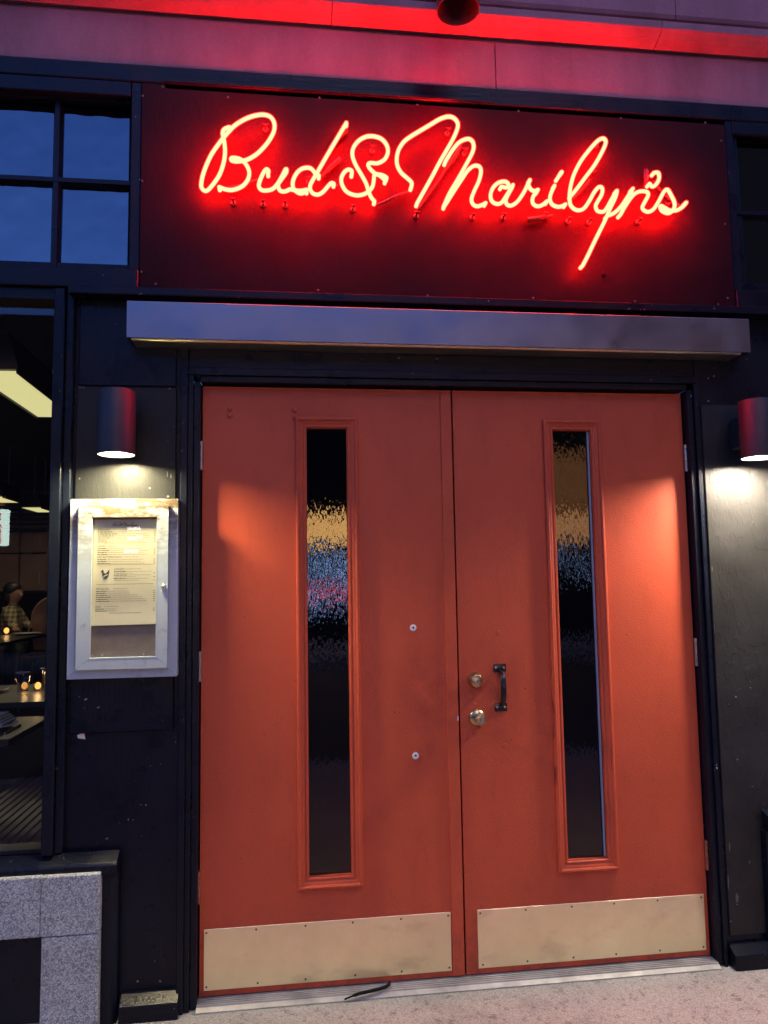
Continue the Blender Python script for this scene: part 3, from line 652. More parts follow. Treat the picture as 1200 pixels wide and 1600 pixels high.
# ------------------------------------------------------------------ door frame, doors
df = thing('door_frame', 'dark navy door frame with stepped mouldings around the red doors', 'door frame', (0, 0, 0))
for s in (-1, 1):
    def bx(a, b, y0, y1, z0, z1, nm):
        x0, x1 = (s * b, s * a) if s < 0 else (s * a, s * b)
        box(nm, N, df, x0, x1, y0, y1, z0, z1)
    bx(0.9185, 0.9405, -0.040, 0.10, 0.0, 2.118, 'jamb')
    bx(0.9410, 0.9540 if s > 0 else 0.9590, -0.052, 0.05, 0.0, 2.14, 'casing')
    if s < 0: bx(0.9595, 0.982, -0.062, -0.0345, 0.0, 2.166, 'back_band')
box('head', NH, df, -0.9185, 0.9185, -0.040, 0.10, 2.1185, 2.14)
box('head_casing', NH, df, -0.959, 0.954, -0.052, 0.05, 2.1405, 2.1675)
box('opening_backing', M['void'], df, -0.9184, 0.9184, 0.048, 0.062, 0.021, 2.118, bev=0)  # solid black sheet behind both leaves across the whole opening
DW = 0.9135
def door(label, sgn):
    d = thing('red_door', label, 'door', (sgn * 0.9135, 0.02, 0.02), 'pair of red entrance doors')
    x0, x1 = (-DW, -0.0035) if sgn < 0 else (0.0035, DW)
    gx0, gx1 = (-0.543, -0.397) if sgn < 0 else (0.389, 0.536)
    z0, z1 = 0.0215, 2.111
    gz0, gz1 = 0.386, 1.962
    # slab in four pieces round the light, fused into one skin
    mb = MB()
    xs = [x0, gx0, gx1, x1]; zs = [z0, gz0, gz1, z1]
    V = {}
    for y in (0.0, 0.044):
        for i, x in enumerate(xs):
            for k, z in enumerate(zs): V[(i, k, y)] = mb.bm.verts.new((x, y, z))
    F = lambda *q: mb.bm.faces.new([V[t] for t in q])
    for i in range(3):
        for k in range(3):
            if (i, k) == (1, 1): continue
            for y in (0.0, 0.044): F((i, k, y), (i + 1, k, y), (i + 1, k + 1, y), (i, k + 1, y))
    for i in range(3):
        F((i, 0, 0.0), (i + 1, 0, 0.0), (i + 1, 0, 0.044), (i, 0, 0.044)); F((i, 3, 0.0), (i + 1, 3, 0.0), (i + 1, 3, 0.044), (i, 3, 0.044))
        F((0, i, 0.0), (0, i + 1, 0.0), (0, i + 1, 0.044), (0, i, 0.044)); F((3, i, 0.0), (3, i + 1, 0.0), (3, i + 1, 0.044), (3, i, 0.044))
    for a, b in (((1, 1), (2, 1)), ((2, 1), (2, 2)), ((2, 2), (1, 2)), ((1, 2), (1, 1))):
        F((*a, 0.0), (*b, 0.0), (*b, 0.044), (*a, 0.044))
    mb.build('leaf', M['red'], d)
    # moulding round the light
    fr = MB().frame(gx0 - 0.040, gx1 + 0.040, gz0 - 0.040, gz1 + 0.040,
               [(0, 0.001), (0, -0.012), (0.003, -0.0155), (0.008, -0.0165), (0.012, -0.014), (0.0135, -0.009), (0.018, -0.0085), (0.028, -0.0045), (0.030, -0.007), (0.035, -0.007), (0.0375, -0.004), (0.0385, 0.016)]).build('glazing_frame', M['red'], d)
    mb = MB(); mb.poly([(gx0, 0.0145, gz0), (gx1, 0.0145, gz0), (gx1, 0.0145, gz1), (gx0, 0.0145, gz1)], [(0, 1, 2, 3)]); mb.build('glass_pane', M['rain_glass'], d)
    if sgn > 0:
        box('spacer_strip', simple("grey_blue_spacer", (0.20, 0.26, 0.33), 0.5), d, gx1 - 0.009, gx1 - 0.0015, 0.006, 0.0135, gz0 + .002, gz1 - .002, bev=0.001)
    # kick plate
    kx0, kx1 = (-0.899, -0.049) if sgn < 0 else (0.047, 0.900)
    kp = MB().box(kx0, kx1, -0.0026, -0.0004, 0.040, 0.237, bev=0.0008).build('kick_plate', M['brass'], d)
    sm = None
    for k in range(6):
        for z in (0.052, 0.226):
            x = kx0 + 0.012 + (kx1 - kx0 - 0.024) * k / 5 + random.uniform(-.004, .004)
            if sm is None:
                sm = MB().lathe([(0.0034, 0.0), (0.0034, -0.001), (0.002, -0.002), (0.0004, -0.002)], (x, -0.0027, z), 'y', 8).build('screw', M['dull_screw'], kp); sx, sz = x, z
            else:
                o = sm.copy(); COL.objects.link(o); o.location = (x - sx, 0, z - sz)
    # hinges
    hx = sgn * 0.9175
    for z in (1.857, 1.116, 0.376):
        mb = MB()
        for q in range(5):
            mb.lathe([(0.0005, q * .021), (0.0068, q * .021), (0.0068, q * .021 + .0195), (0.0005, q * .021 + .0195)], (hx, -0.0085, z - .052), 'z', 12)
        mb.box(hx - 0.0012, hx + 0.0012, -0.004, 0.03, z - .052, z + .052, bev=0)
        h = mb.build('hinge', M['steel'] if z > 1 else M['rusty'], d)
    return d
M['rusty'] = simple("rusted_hinge", (0.30, 0.10, 0.05), 0.6, 0.3, 0.3, 60)
dl_ = door('left red door leaf without a handle, two bare screw holes', -1)
dr_ = door('right red door leaf with black pull handle and two round locks', 1)
# astragal of the left leaf
box('astragal', M['red'], dl_, -0.0455, -0.0040, -0.0065, -0.0004, 0.0235, 2.108, bev=0.0015)
for x, z in ((-0.163, 1.231), (-0.163, 0.778)):
    MB().lathe([(0.0120, 0.0), (0.0120, -0.002), (0.0095, -0.003), (0.0045, -0.0025), (0.004, -0.0008), (0.0004, -0.0008)], (x, -0.0004, z), 'y', 16).build('hole_washer', M['white'], dl_)
    MB().lathe([(0.0042, 0.0), (0.0042, -0.0012), (0.0003, -0.0012)], (x + .001, -0.0010, z + .001), 'y', 10).build('screw_hole', M['void'], dl_)
for x, zz in ((-0.818, 2.018), (-0.586, 2.016)):
    for dz in (0.013, -0.012):
        MB().lathe([(0.0105, 0.0), (0.010, -0.0035), (0.007, -0.006), (0.001, -0.007)], (x, -0.0004, zz + dz), 'y', 14).build('bolt_cover', M['red'], dl_)
for x, zz in ((0.575, 2.02), (0.806, 2.02)):
    for dz in (0.012, -0.012):
        MB().lathe([(0.0085, 0.0), (0.0083, -0.0010), (0.005, -0.0018), (0.0005, -0.001)], (x, -0.0003, zz + dz), 'y', 14).build('bolt_cover', M['red'], dr_)
for x, z in ((0.155, 1.205), (0.165, 0.80)):
    MB().lathe([(0.011, 0.0), (0.006, -0.0012), (0.0015, -0.0006)], (x, -0.0003, z), 'y', 12).build('filled_dent', M['red'], dr_)
# locks
for x, z, nm in ((0.0625, 1.037, 'deadbolt'), (0.066, 0.904, 'door_knob')):
    if nm == 'deadbolt':
        k = MB().lathe([(0.0285, 0.0), (0.0285, -0.003), (0.026, -0.008), (0.0225, -0.016), (0.0215, -0.021), (0.0195, -0.0225), (0.0005, -0.0225)], (x, -0.0003, z), 'y', 32).build(nm, M['knob'], dr_)
        f = MB().lathe([(0.0098, 0.0), (0.0098, -0.0014), (0.0085, -0.0022), (0.0005, -0.0022)], (x, -0.0228, z - .003), 'y', 20).build('key_cylinder', M['steel'], k)
        box('keyhole', M['void'], k, x - .0011, x + .0011, -0.0256, -0.0245, z - .009, z + .002, bev=0)
    else:
        k = MB().lathe([(0.0295, 0.0), (0.0295, -0.003), (0.027, -0.007), (0.018, -0.011), (0.0125, -0.014), (0.0115, -0.024), (0.0165, -0.030), (0.0215, -0.037), (0.0225, -0.045), (0.0205, -0.051), (0.016, -0.0535), (0.0005, -0.0535)], (x, -0.0003, z), 'y', 32).build(nm, M['knob'], dr_)
        f = MB().lathe([(0.0105, 0.0), (0.0105, -0.0012), (0.0005, -0.0012)], (x, -0.0540, z), 'y', 20).build('key_cylinder', M['steel'], k)
        box('keyhole', M['void'], k, x - .001, x + .001, -0.0562, -0.0552, z - .006, z + .005, bev=0)
# strike edge plate
box('latch_plate', M['white'], dl_, -0.0085, -0.0045, -0.0085, -0.0068, 0.896, 0.912, bev=0.0005)
# pull handle
ph = MB()
hx = 0.1545
for z in (1.078, 0.937):
    ph.box(hx - 0.0235, hx + 0.0235, -0.0052, -0.0004, z - 0.0145, z + 0.0145, bev=0.003, seg=2)
path = spline([(hx, -0.004, 1.068), (hx + .001, -0.018, 1.062), (hx + .002, -0.034, 1.045), (hx + .002, -0.040, 1.008), (hx + .002, -0.034, 0.970), (hx + .001, -0.018, 0.953), (hx, -0.004, 0.947)], 6)
n = len(path); ph.tube(path, [0.0062 + 0.0045 * math.sin(math.pi * i / (n - 1)) for i in range(n)], 12)
hd = ph.build('pull_handle', M['black'], dr_)
for z in (1.078, 0.937):
    for dx in (-0.0145, 0.0145):
        MB().lathe([(0.0042, 0.0), (0.0042, -0.001), (0.002, -0.002), (0.0004, -0.002)], (hx + dx, -0.0053, z + .001), 'y', 10).build('screw', M['steel'], hd)

# threshold
th = thing('threshold', 'ribbed aluminium threshold strip under the red doors', 'threshold', (0, -0.02, 0.0))
MB().prism([(-0.066, 0.001), (-0.066, 0.004), (-0.052, 0.0125), (0.06, 0.0125), (0.06, 0.001)], 'x', -0.918, 0.918).build('plate', M['threshold'], th)
for y in (-0.046, -0.034, -0.022, -0.010, 0.004, 0.02):
    MB().prism([(y - .0042, 0.0120), (y - .003, 0.0175), (y + .003, 0.0175), (y + .0042, 0.0120)], 'x', -0.917, 0.917).build('ridge', M['threshold'], th)
mb = MB().tube(spline([(-0.43, -0.072, 0.012), (-0.385, -0.066, 0.022), (-0.335, -0.060, 0.026), (-0.295, -0.050, 0.028), (-0.278, -0.038, 0.030), (-0.272, -0.022, 0.028)], 5), [0.003] * 4 + [0.0055] * 22, 8)
tag(mb.build('rubber_strip', M['rubber']), 'loose black rubber strip lying on the threshold', 'rubber strip')

# vestibule behind the doors
box('vestibule_wall', M['void'], None, -1.19, 1.4, 1.2, 1.25, 0.0, 2.43, bev=0)
tag(bpy.data.objects['vestibule_wall'], 'dark wall behind the textured door glass', 'wall', None, 'structure')

# ------------------------------------------------------------------ wall lamps
def lamp(label, x, y, lens):
    t = thing('wall_lamp', label, 'wall lamp', (x, y, 1.83), 'cylinder wall lamps beside the doors')
    MB().lathe([(0.001, 2.046), (0.058, 2.046), (0.060, 2.043), (0.060, 1.832), (0.0585, 1.8305), (0.0565, 1.832), (0.054, 1.846)], (x, y, 0), 'z', 40, False).build('shade', M['lamp_body'], t)
    MB().lathe([(0.054, 1.846), (0.050, 1.85), (0.001, 1.85)], (x, y, 0), 'z', 32, False).build('reflector', M['lamp_inner'], t)
    MB().lathe([(0.0005, 1.8475), (0.046, 1.8475), (0.046, 1.8490), (0.0005, 1.8490)], (x, y, 0), 'z', 28).build('lens', lens, t)
    box('mount', M['lamp_body'], t, x - .032, x + .032, -0.1100, -0.0465, 1.88, 2.0, bev=0.003)
    return t
lamp('lit charcoal cylinder wall lamp above the menu case', -1.175, -0.168, M['lamp_disc'])
lamp('lit charcoal cylinder wall lamp on the right pilaster, half out of frame', 1.114, -0.168, M['lamp_disc2'])

# ------------------------------------------------------------------ menu case
mc = thing('menu_case', 'rust stained grey metal menu case on the left pilaster', 'menu case', (-1.16, -0.05, 1.09))
def mitred(x0, x1, z0, z1, w, y0, y1, name, m, parent, bev=0.0012):
    wl, wr, wb, wt = w
    for q in ([(x0, z0), (x1, z0), (x1 - wr, z0 + wb), (x0 + wl, z0 + wb)], [(x1, z0), (x1, z1), (x1 - wr, z1 - wt), (x1 - wr, z0 + wb)],
              [(x1, z1), (x0, z1), (x0 + wl, z1 - wt), (x1 - wr, z1 - wt)], [(x0, z1), (x0, z0), (x0 + wl, z0 + wb), (x0 + wl, z1 - wt)]):
        MB().prism(q, 'y', y0, y1, bev).build(name, m, parent)
mitred(-1.337, -0.983, 1.094, 1.692, (.034, .034, .034, .024), -0.096, -0.0465, 'case_frame', M['case'], mc)
mitred(-1.307, -1.012, 1.124, 1.670, (.043, .036, .036, .038), -0.112, -0.0965, 'case_door_frame', M['case'], mc)
# inner bright lip
MB().frame(-1.265, -1.047, 1.159, 1.633, [(0.0, -0.1125), (0.004, -0.1125), (0.0045, -0.099), (0.0, -0.097)]).build('glazing_bead', M['case'], mc)
box('backing_board', M['board'], mc, -1.302, -1.018, -0.0960, -0.0905, 1.129, 1.667, bev=0)
mb = MB(); mb.poly([(-1.264, -0.1045, 1.160), (-1.048, -0.1045, 1.160), (-1.048, -0.1045, 1.632), (-1.264, -0.1045, 1.632)], [(0, 1, 2, 3)]); mb.build('glass_pane', M['case_glass'], mc)
mb = MB()
for k in range(36): mb.lathe([(0.0004, 0), (0.0026, 0), (0.0026, .0120), (0.0004, .0120)], (-1.3085, -0.108, 1.135 + .0145 * k), 'z', 8)
mb.build('hinge', M['steel'], mc)
k = MB().lathe([(0.0085, 0.0), (0.0085, -0.004), (0.007, -0.0055), (0.0004, -0.0055)], (-1.026, -0.1122, 1.392), 'y', 20).build('lock', M['steel'], mc)
box('keyhole', M['void'], k, -1.0268, -1.0252, -0.1186, -0.1178, 1.387, 1.397, bev=0)
for x, z in ((-1.257, 1.170), (-1.225, 1.170), (-1.092, 1.170)):
    MB().lathe([(0.0032, 0.0), (0.003, -0.002), (0.0004, -0.003)], (x, -0.0961, z), 'y', 10).build('screw', M['steel'], mc)

# menu sheet with its print
ms = thing('menu_sheet', 'cream printed menu sheet pinned inside the glass case', 'menu', (-1.157, -0.058, 1.265))
mb = MB(); n = 14; vv = []; ff = []
for i in range(n + 1):
    t = i / n; z = 1.270 + 0.352 * t
    y = -0.0965 - 0.005 * max(0, 1 - t * 5) ** 2
    vv += [(-1.262 + .004 * t, y, z - .002 * (1 - t)), (-1.051, y, z)]
for i in range(n): ff.append((2 * i, 2 * i + 1, 2 * i + 3, 2 * i + 2))
mb.poly(vv, ff); mb.build('sheet', M['paper'], ms, smooth=True)
YP = -0.0978
def text(body, x, z, size, m): return text_mesh('heading', body, size, 0.00008, m, ms, (x, YP, z), (R(90), 0, 0))
# script heading drawn with the same hand as the neon
mb = MB()
nx = [p[0] for s in NEON for p in s]; nz = [p[1] for s in NEON for p in s]
cx, cz, k = (min(nx) + max(nx)) / 2, (min(nz) + max(nz)) / 2, 0.082 / (max(nx) - min(nx))
for s in NEON: mb.tube([(-1.157 + (x - cx) * k, YP, 1.602 + (z - cz) * k * 0.9) for x, z in s], 0.00055, 4, cap=False)
mb.build('script_heading', M['ink'], ms)
def line(mb, x0, x1, z, h=0.0009, gap=0.30):
    """one row of tiny print: word-long dashes"""
    x = x0
    while x < x1:
        w = random.uniform(0.004, 0.013)
        e = min(x + w, x1)
        mb.poly([(x, YP, z - h), (e, YP, z - h), (e, YP, z + h), (x, YP, z + h)], [(0, 1, 2, 3)])
        x = e + random.uniform(0.0010, 0.0022)
def row(z, w_bold, w_light, x0=-1.2465, price=True):
    line(bold, x0, x0 + w_bold, z, 0.0011); line(light, x0 + w_bold + .002, x0 + w_bold + w_light, z, 0.0007)
    if price: line(bold, -1.063, -1.0575, z, 0.0009)
bold, light = MB(), MB()
H = 0.0078
def head(s, z, x=-1.2465, w=0.05):
    text(s, x, z - 0.003, H, M['ink']); line(light, x + 0.0045 * len(s) + .006, x + 0.0045 * len(s) + .006 + w, z - .0005, 0.0008)
SP = 0.0067
def block(title, z, w, rows, x0=-1.2465):
    head(title, z, x0, w)
    for i, (p, q) in enumerate(rows): row(z - .0085 - SP * i, p, q, x0)
block('APPETIZERS', 1.5885, .05, ((.048, .05), (.062, .10), (.052, .12), (.040, .13), (.032, .12), (.030, .125)))
line(light, -1.225, -1.085, 1.5425, 0.0007)
block('SALADS', 1.5325, .03, ((.028, .12), (.038, .13), (.030, .12), (.036, .13)))
block('HOT BUTTERED BUNS', 1.4960, .055, ((.030, .12), (.030, .11), (.045, .11)))
for zz in (1.4700, 1.4045):
    bold.poly([(-1.248, YP, zz - .0005), (-1.062, YP, zz - .0005), (-1.062, YP, zz + .0005), (-1.248, YP, zz + .0005)], [(0, 1, 2, 3)])
head('CHICKEN', 1.4555, -1.192, w=.05)
for i, (p, q) in enumerate(((.040, .085), (.0, .06), (.045, .075), (.0, .07), (.040, .07), (.0, .08))): row(1.4465 - .0059 * i, p, q, -1.192, price=(i % 2 == 1))
block('SPECIALTIES', 1.3900, .045, ((.036, .07), (.034, .075), (.036, .10), (.048, .10), (.038, .125), (.045, .12)), -1.2485)
block('SIDES', 1.3310, .045, ((.028, .04), (.036, .03)), -1.2495)
for x0, x1, zz in ((-1.205, -1.10, 1.3085), (-1.215, -1.165, 1.2960), (-1.14, -1.09, 1.2965), (-1.225, -1.075, 1.2880), (-1.19, -1.11, 1.2805)): line(light, x0, x1, zz, 0.0009)
mb_b = bold.build('menu_print', M['ink'], ms); mb_l = light.build('menu_print', M['ink2'], ms)
mb_b['kind'] = 'stuff'; mb_l['kind'] = 'stuff'
# rooster emblem with a ribbon
x, z = -1.222, 1.437
mb = MB()
mb.prism([(x - .010, z + .012), (x - .006, z + .017), (x - .003, z + .013), (x - .002, z + .006), (x + .004, z + .003), (x + .012, z + .013), (x + .016, z + .018), (x + .015, z + .008), (x + .013, z - .003), (x + .007, z - .010), (x, z - .011), (x - .006, z - .006), (x - .007, z + .004), (x - .0085, z + .008), (x - .013, z + .010)], 'y', YP - .0001, YP + .0001)
mb.box(x - .002, x - .0008, YP - .0001, YP + .0001, z - .0155, z - .010, bev=0); mb.box(x + .003, x + .0042, YP - .0001, YP + .0001, z - .0155, z - .010, bev=0)
em = mb.build('rooster_emblem', M['ink'], ms)
mb = MB(); mb.prism([(x - .004, z - .005), (x + .010, z + .002), (x + .0115, z - .001), (x - .0025, z - .008)], 'y', YP - .0003, YP - .0002); mb.build('ribbon', M['paper'], em)

# ------------------------------------------------------------------ dining room behind the window
sw = thing('shop_window', 'large plate glass dining room window at the left edge', 'window', (-1.9, -0.02, 0.53))
mb = MB(); mb.poly([(-5.0, -0.022, 0.534), (-1.400, -0.022, 0.534), (-1.400, -0.022, 2.404), (-5.0, -0.022, 2.404)], [(0, 1, 2, 3)]); mb.build('glass_pane', M['win_glass'], sw)
box('top_rail', NH, sw, -5.0, -1.4095, -0.070, 0.06, 2.392, 2.434)
box('side_stop', N, sw, -1.4165, -1.4095, -0.052, 0.02, 0.540, 2.391, bev=0.001)
box('bottom_stop', NH, sw, -5.0, -1.4095, -0.0545, 0.02, 0.5335, 0.548, bev=0.002)
box('dining_room_floor', M['rubber'], None, -9, -1.2, 0.1, 10, -0.05, 0.0, bev=0); tag(bpy.data.objects['dining_room_floor'], kind='structure')
box('dining_room_ceiling', M['room'], None, -9, -1.2, 0.07, 10, 3.0, 3.05, bev=0); tag(bpy.data.objects['dining_room_ceiling'], kind='structure')
for nm, a in (('dining_room_wall', (-9, -1.2, 9.0, 9.05, 0.0, 3.0)), ('dining_room_wall', (-1.25, -1.2, 0.10, 9.0, 0.0, 3.0)), ('dining_room_wall', (-9.05, -9, 0.1, 9.0, 0.0, 3.0))):
    tag(box(nm, M['room'], None, *a, bev=0), kind='structure')
pw = thing('wall_panelling', 'brown panelled cupboard wall at the back of the dining room', 'panelling', (-4.3, 8.95, 0))
for x0, x1 in ((-5.4, -4.95), (-4.935, -4.485), (-4.47, -4.10)):
    for z0, z1 in ((1.36, 1.90), (1.92, 2.22), (2.24, 2.80)):
        MB().box(x0, x1, 8.90, 8.995, z0, z1, bev=0.012).build('door_panel', M['cab'], pw)
MB().box(-4.095, -4.03, 8.86, 8.995, 1.36, 2.80, bev=0.008).build('post', M['cab'], pw)
for z in (1.45, 1.75, 2.05, 2.35): MB().box(-4.025, -3.4, 8.80, 8.995, z, z + .03, bev=0.004).build('shelf', M['wood'], pw)
box('counter', M['wood'], pw, -5.6, -3.4, 8.7, 8.995, 1.325, 1.355)
box('base_panel', M['void'], pw, -5.6, -3.4, 8.72, 8.995, 0.0, 1.3245)
for x in (-4.19,):
    for z0, z1 in ((1.44, 1.62), (2.05, 2.16)): MB().tube([(x, 8.885, z0), (x, 8.885, z1)], 0.008, 8).build('handle', M['steel'], pw)
for z in (1.93, 2.235): MB().tube([(-4.42, 8.885, z - .03), (-4.30, 8.885, z - .03)], 0.008, 8).build('handle', M['steel'], pw)
bq = thing('banquette', 'dark banquette bench against the back wall of the dining room', 'bench', (-4.5, 7.4, 0))
box('seat', M['black'], bq, -6.5, -3.85, 6.95, 7.60, 0.30, 0.60, bev=0.03, seg=2)
box('base', M['void'], bq, -6.5, -3.85, 7.0, 7.60, 0.0, 0.299)
box('backrest', M['black'], bq, -6.5, -3.85, 7.605, 7.72, 0.30, 1.12, bev=0.03, seg=2)
sl = thing('slatted_screen', 'dark horizontal slatted screen high on the dining room wall', 'slatted screen', (-4.3, 8.9, 2.3))
s0 = None
for k in range(10):
    o = MB().box(-5.4, -3.5, 8.86, 8.90, 2.24 + .07 * k, 2.285 + .07 * k, bev=0.004).build('slat', M['room'], sl)

def pendant(label, x0, x1, y0, y1, z, power=1.3):
    t = thing('pendant_lamp', label, 'pendant lamp', ((x0 + x1) / 2, (y0 + y1) / 2, z), 'dark trough pendant lamps over the tables')
    xm0, xm1 = x0 + .2 * (x1 - x0), x1 - .2 * (x1 - x0)
    MB().prism([(x0, z - .012), (x0 + .006, z - .012), (x0 + .006, z + .006), (x1 - .006, z + .006), (x1 - .006, z - .012), (x1, z - .012), (x1, z + .02), (xm1, z + .17), (xm0, z + .17), (x0, z + .02)], 'y', y0, y1).build('shade', M['void'] if False else M['lamp_body'], t)
    mb = MB(); mb.poly([(x0 + .007, y0 + .006, z - .001), (x1 - .007, y0 + .006, z - .001), (x1 - .007, y1 - .006, z - .001), (x0 + .007, y1 - .006, z - .001)], [(0, 1, 2, 3)]); mb.build('diffuser', M['pend_light'], t)
    la = bpy.data.lights.new('pendant_light', 'AREA'); la.shape = 'RECTANGLE'; la.size = x1 - x0 - .03; la.size_y = y1 - y0 - .03; la.energy = power; la.color = (1.0, 0.86, 0.55)
    lo = bpy.data.objects.new('pendant_light', la); COL.objects.link(lo); lo.parent = t; lo.location = (0, 0, -0.016)
    for y in (y0 + .1, y1 - .1):
        MB().tube([((x0 + x1) / 2, y, z + .17), ((x0 + x1) / 2, y, 3.0)], 0.006, 6).build('rod', M['steel'], t)
    return t
pendant('large lit trough pendant lamp close behind the window glass', -1.985, -1.775, 0.66, 1.60, 2.34, 0.05)
pendant('small far pendant lamp with its lit underside above the panelling', -3.76, -3.53, 6.75, 7.35, 2.36)
pendant('far pendant lamp cut by the left picture edge', -3.83, -3.60, 5.7, 6.3, 2.37)

def table(label, x0, x1, y0, y1, h=0.75):
    t = thing('dining_table', label, 'table', ((x0 + x1) / 2, (y0 + y1) / 2, 0), 'dark wood dining tables')
    MB().box(x0, x1, y0, y1, h - 0.032, h, bev=0.003).build('tabletop', M['wood'], t)
    MB().lathe([(0.22, 0.0), (0.21, 0.02), (0.035, 0.04), (0.035, h - 0.05), (0.10, h - 0.0325)], ((x0 + x1) / 2, (y0 + y1) / 2, 0), 'z', 20).build('pedestal', M['black'], t)
table('dark dining table under the two tumblers', -3.0, -1.90, 1.90, 2.75)
table('dark dining table with napkin plate nearest the window', -2.6, -1.805, 0.78, 1.38)
table('far dark table with candle in front of the seated person', -5.2, -3.35, 4.95, 6.80, 0.88)

def tumbler(label, x, y):
    t = thing('tumbler', label, 'glass', (x, y, 0.7505), 'clear ribbed tumblers')
    mb = MB()
    seg = 40; prof = [(0.030, 0.0), (0.031, 0.004), (0.034, 0.05), (0.036, 0.078), (0.041, 0.086), (0.042, 0.13), (0.0395, 0.13), (0.038, 0.088), (0.032, 0.07), (0.028, 0.012), (0.002, 0.010)]
    mb.lathe(prof, (x, y, 0.751), 'z', seg)
    for v in mb.bm.verts:
        h = v.co.z - 0.751; a = math.atan2(v.co.y - y, v.co.x - x)
        if 0.003 < h < 0.082:
            f = 1 + 0.035 * math.cos(10 * a); v.co.x = x + (v.co.x - x) * f; v.co.y = y + (v.co.y - y) * f
    mb.build('body', M['tumbler_glass'], t)
    MB().lathe([(0.0425, 0.129), (0.0425, 0.132), (0.039, 0.132), (0.039, 0.129)], (x, y, 0.751), 'z', 32).build('rim', M['rim_glint'], t)
    return t
M['rim_glint'] = simple("glass_rim_glint", (0.8, 0.8, 0.8), 0.1, 0.4)  # opaque pale ring, the rim's highlight put into its colour
tumbler('clear ribbed tumbler left of the candle on the table', -2.235, 2.26)
tumbler('clear ribbed tumbler right of and behind the candle', -2.165, 2.50)
def candle(label, x, y, z, s=1.0):
    t = thing('candle', label, 'candle', (x, y, z), 'lit candles in small glass cups')
    MB().lathe([(0.020 * s, 0.0), (0.026 * s, 0.01), (0.027 * s, 0.05 * s), (0.0255 * s, 0.05 * s), (0.024 * s, 0.012), (0.001, 0.01)], (x, y, z), 'z', 20).build('cup', M['tumbler_glass'], t)
    mb = MB(); mb.ball((x, y, z + .030 * s), .019 * s, .019 * s, .022 * s, 12, 8); mb.build('glow', M['flame'], t)
    pl = bpy.data.lights.new('flame_light', 'POINT'); pl.energy = 0.12; pl.color = (1.0, 0.6, 0.25); pl.shadow_soft_size = 0.015
    po = bpy.data.objects.new('flame_light', pl); COL.objects.link(po); po.parent = t; po.location = (0, 0, .075 * s)
candle('lit candle in a glass cup between the tumblers', -2.188, 2.40, 0.7505)
candle('lit candle behind the left tumbler on the table', -2.275, 2.42, 0.7505)
candle('small lit candle on the far table', -3.78, 6.45, 0.8805, 1.5)
def plate(label, x, y, z, r):
    o = MB().lathe([(0.001, 0.0), (r * .6, 0.0), (r, 0.018), (r * .98, 0.021), (r * .6, 0.006), (0.001, 0.005)], (x, y, z), 'z', 32).build('plate', M['china'])
    return tag(o, label, 'plate', 'stoneware plates on the tables')
plate('pale plate left of the tumblers on the second table', -2.50, 2.40, 0.7505, 0.13)
plate('pale plate right of the tumblers against the window post', -2.00, 2.50, 0.7505, 0.09)
plate('plate carrying the folded napkin nearest the window', -1.99, 1.07, 0.7505, 0.12)
mb = MB()
for k in range(4): mb.box(-2.10 + .006 * k, -1.905 - .010 * k, 0.98 + .01 * k, 1.17 - .006 * k, 0.7735 + .010 * k, 0.783 + .010 * k, bev=0.004, seg=2)
tag(mb.build('napkin', M['napkin']), 'grey napkin folded in layers on the near plate', 'napkin')
for x, y, rot in ((-1.885, 0.98, 0), ):
    mb = MB().tube(spline([(-1.865, 0.90, 0.7535), (-1.862, 0.98, 0.757), (-1.866, 1.06, 0.756), (-1.868, 1.10, 0.7535)], 4), [0.0035] * 6 + [0.003] * 4 + [0.007] * 3, 8)
    tag(mb.build('knife', M['steel']), 'steel knife beside the napkin plate', 'cutlery')

# slatted window bench
wb = thing('window_bench', 'dark slatted bench seat below the window glass', 'bench', (-1.7, 0.9, 0))
for k in range(15):
    x = -1.94 + .036 * k
    MB().box(x, x + .030, 0.13, 1.9, 0.430, 0.450, bev=0.003).build('slat', M['wood'], wb)
for y in (0.25, 1.0, 1.75): box('support', M['void'], wb, -1.93, -1.42, y, y + .06, 0.0, 0.429)
mb = MB(); mb.ball((-2.06, 1.25, 0.33), 0.08, 0.10, 0.05, 14, 8)
cu = mb.build('cushion', M['tan']); tag(cu, 'small tan cushion beside the slatted bench', 'cushion')
st = box('stool_box', M['room'], None, -2.2, -1.98, 1.1, 1.4, 0.0, 0.285, bev=0.01); st.name = 'stool'; tag(st, 'dark low stool under the tan cushion', 'stool')

# chair and seated guest far inside
ch = thing('dining_chair', 'brown round backed chair in front of the back wall', 'chair', (-3.45, 6.9, 0))
cx, cy = -3.42, 6.95
pts = [(cx - .25 * math.cos(math.pi * i / 14), 1.02 + .27 * math.sin(math.pi * i / 14)) for i in range(15)]
mb = MB(); mb.prism([(cx - .22, 0.66)] + pts + [(cx + .22, 0.66)], 'y', cy, cy + .035, 0.004); mb.build('backrest', M['leather'], ch)
MB().tube(spline([(cx - .30, cy + .016, .82)] + [(p[0], cy + .016, p[1]) for p in pts] + [(cx + .30, cy + .016, .82)], 2), 0.013, 8).build('back_rail', M['cab'], ch)
box('seat', M['leather'], ch, cx - .24, cx + .24, cy - .45, cy - .005, 0.60, 0.64, bev=0.01)
for dx in (-.21, .21):
    for dy in (-.42, -.03): MB().tube([(cx + dx, cy + dy, 0.599), (cx + dx * 1.1, cy + dy * 1.02, 0.0)], [.018, .012], 8).build('leg', M['wood'], ch)
tag(MB().lathe([(0.001, 0.0), (0.09, 0.0), (0.15, 0.018), (0.147, 0.021), (0.09, 0.006), (0.001, 0.005)], (-3.52, 6.35, 0.8805), 'z', 32).build('plate', M['china']), 'pale plate on the far table beside the small candle', 'plate', 'stoneware plates on the tables')

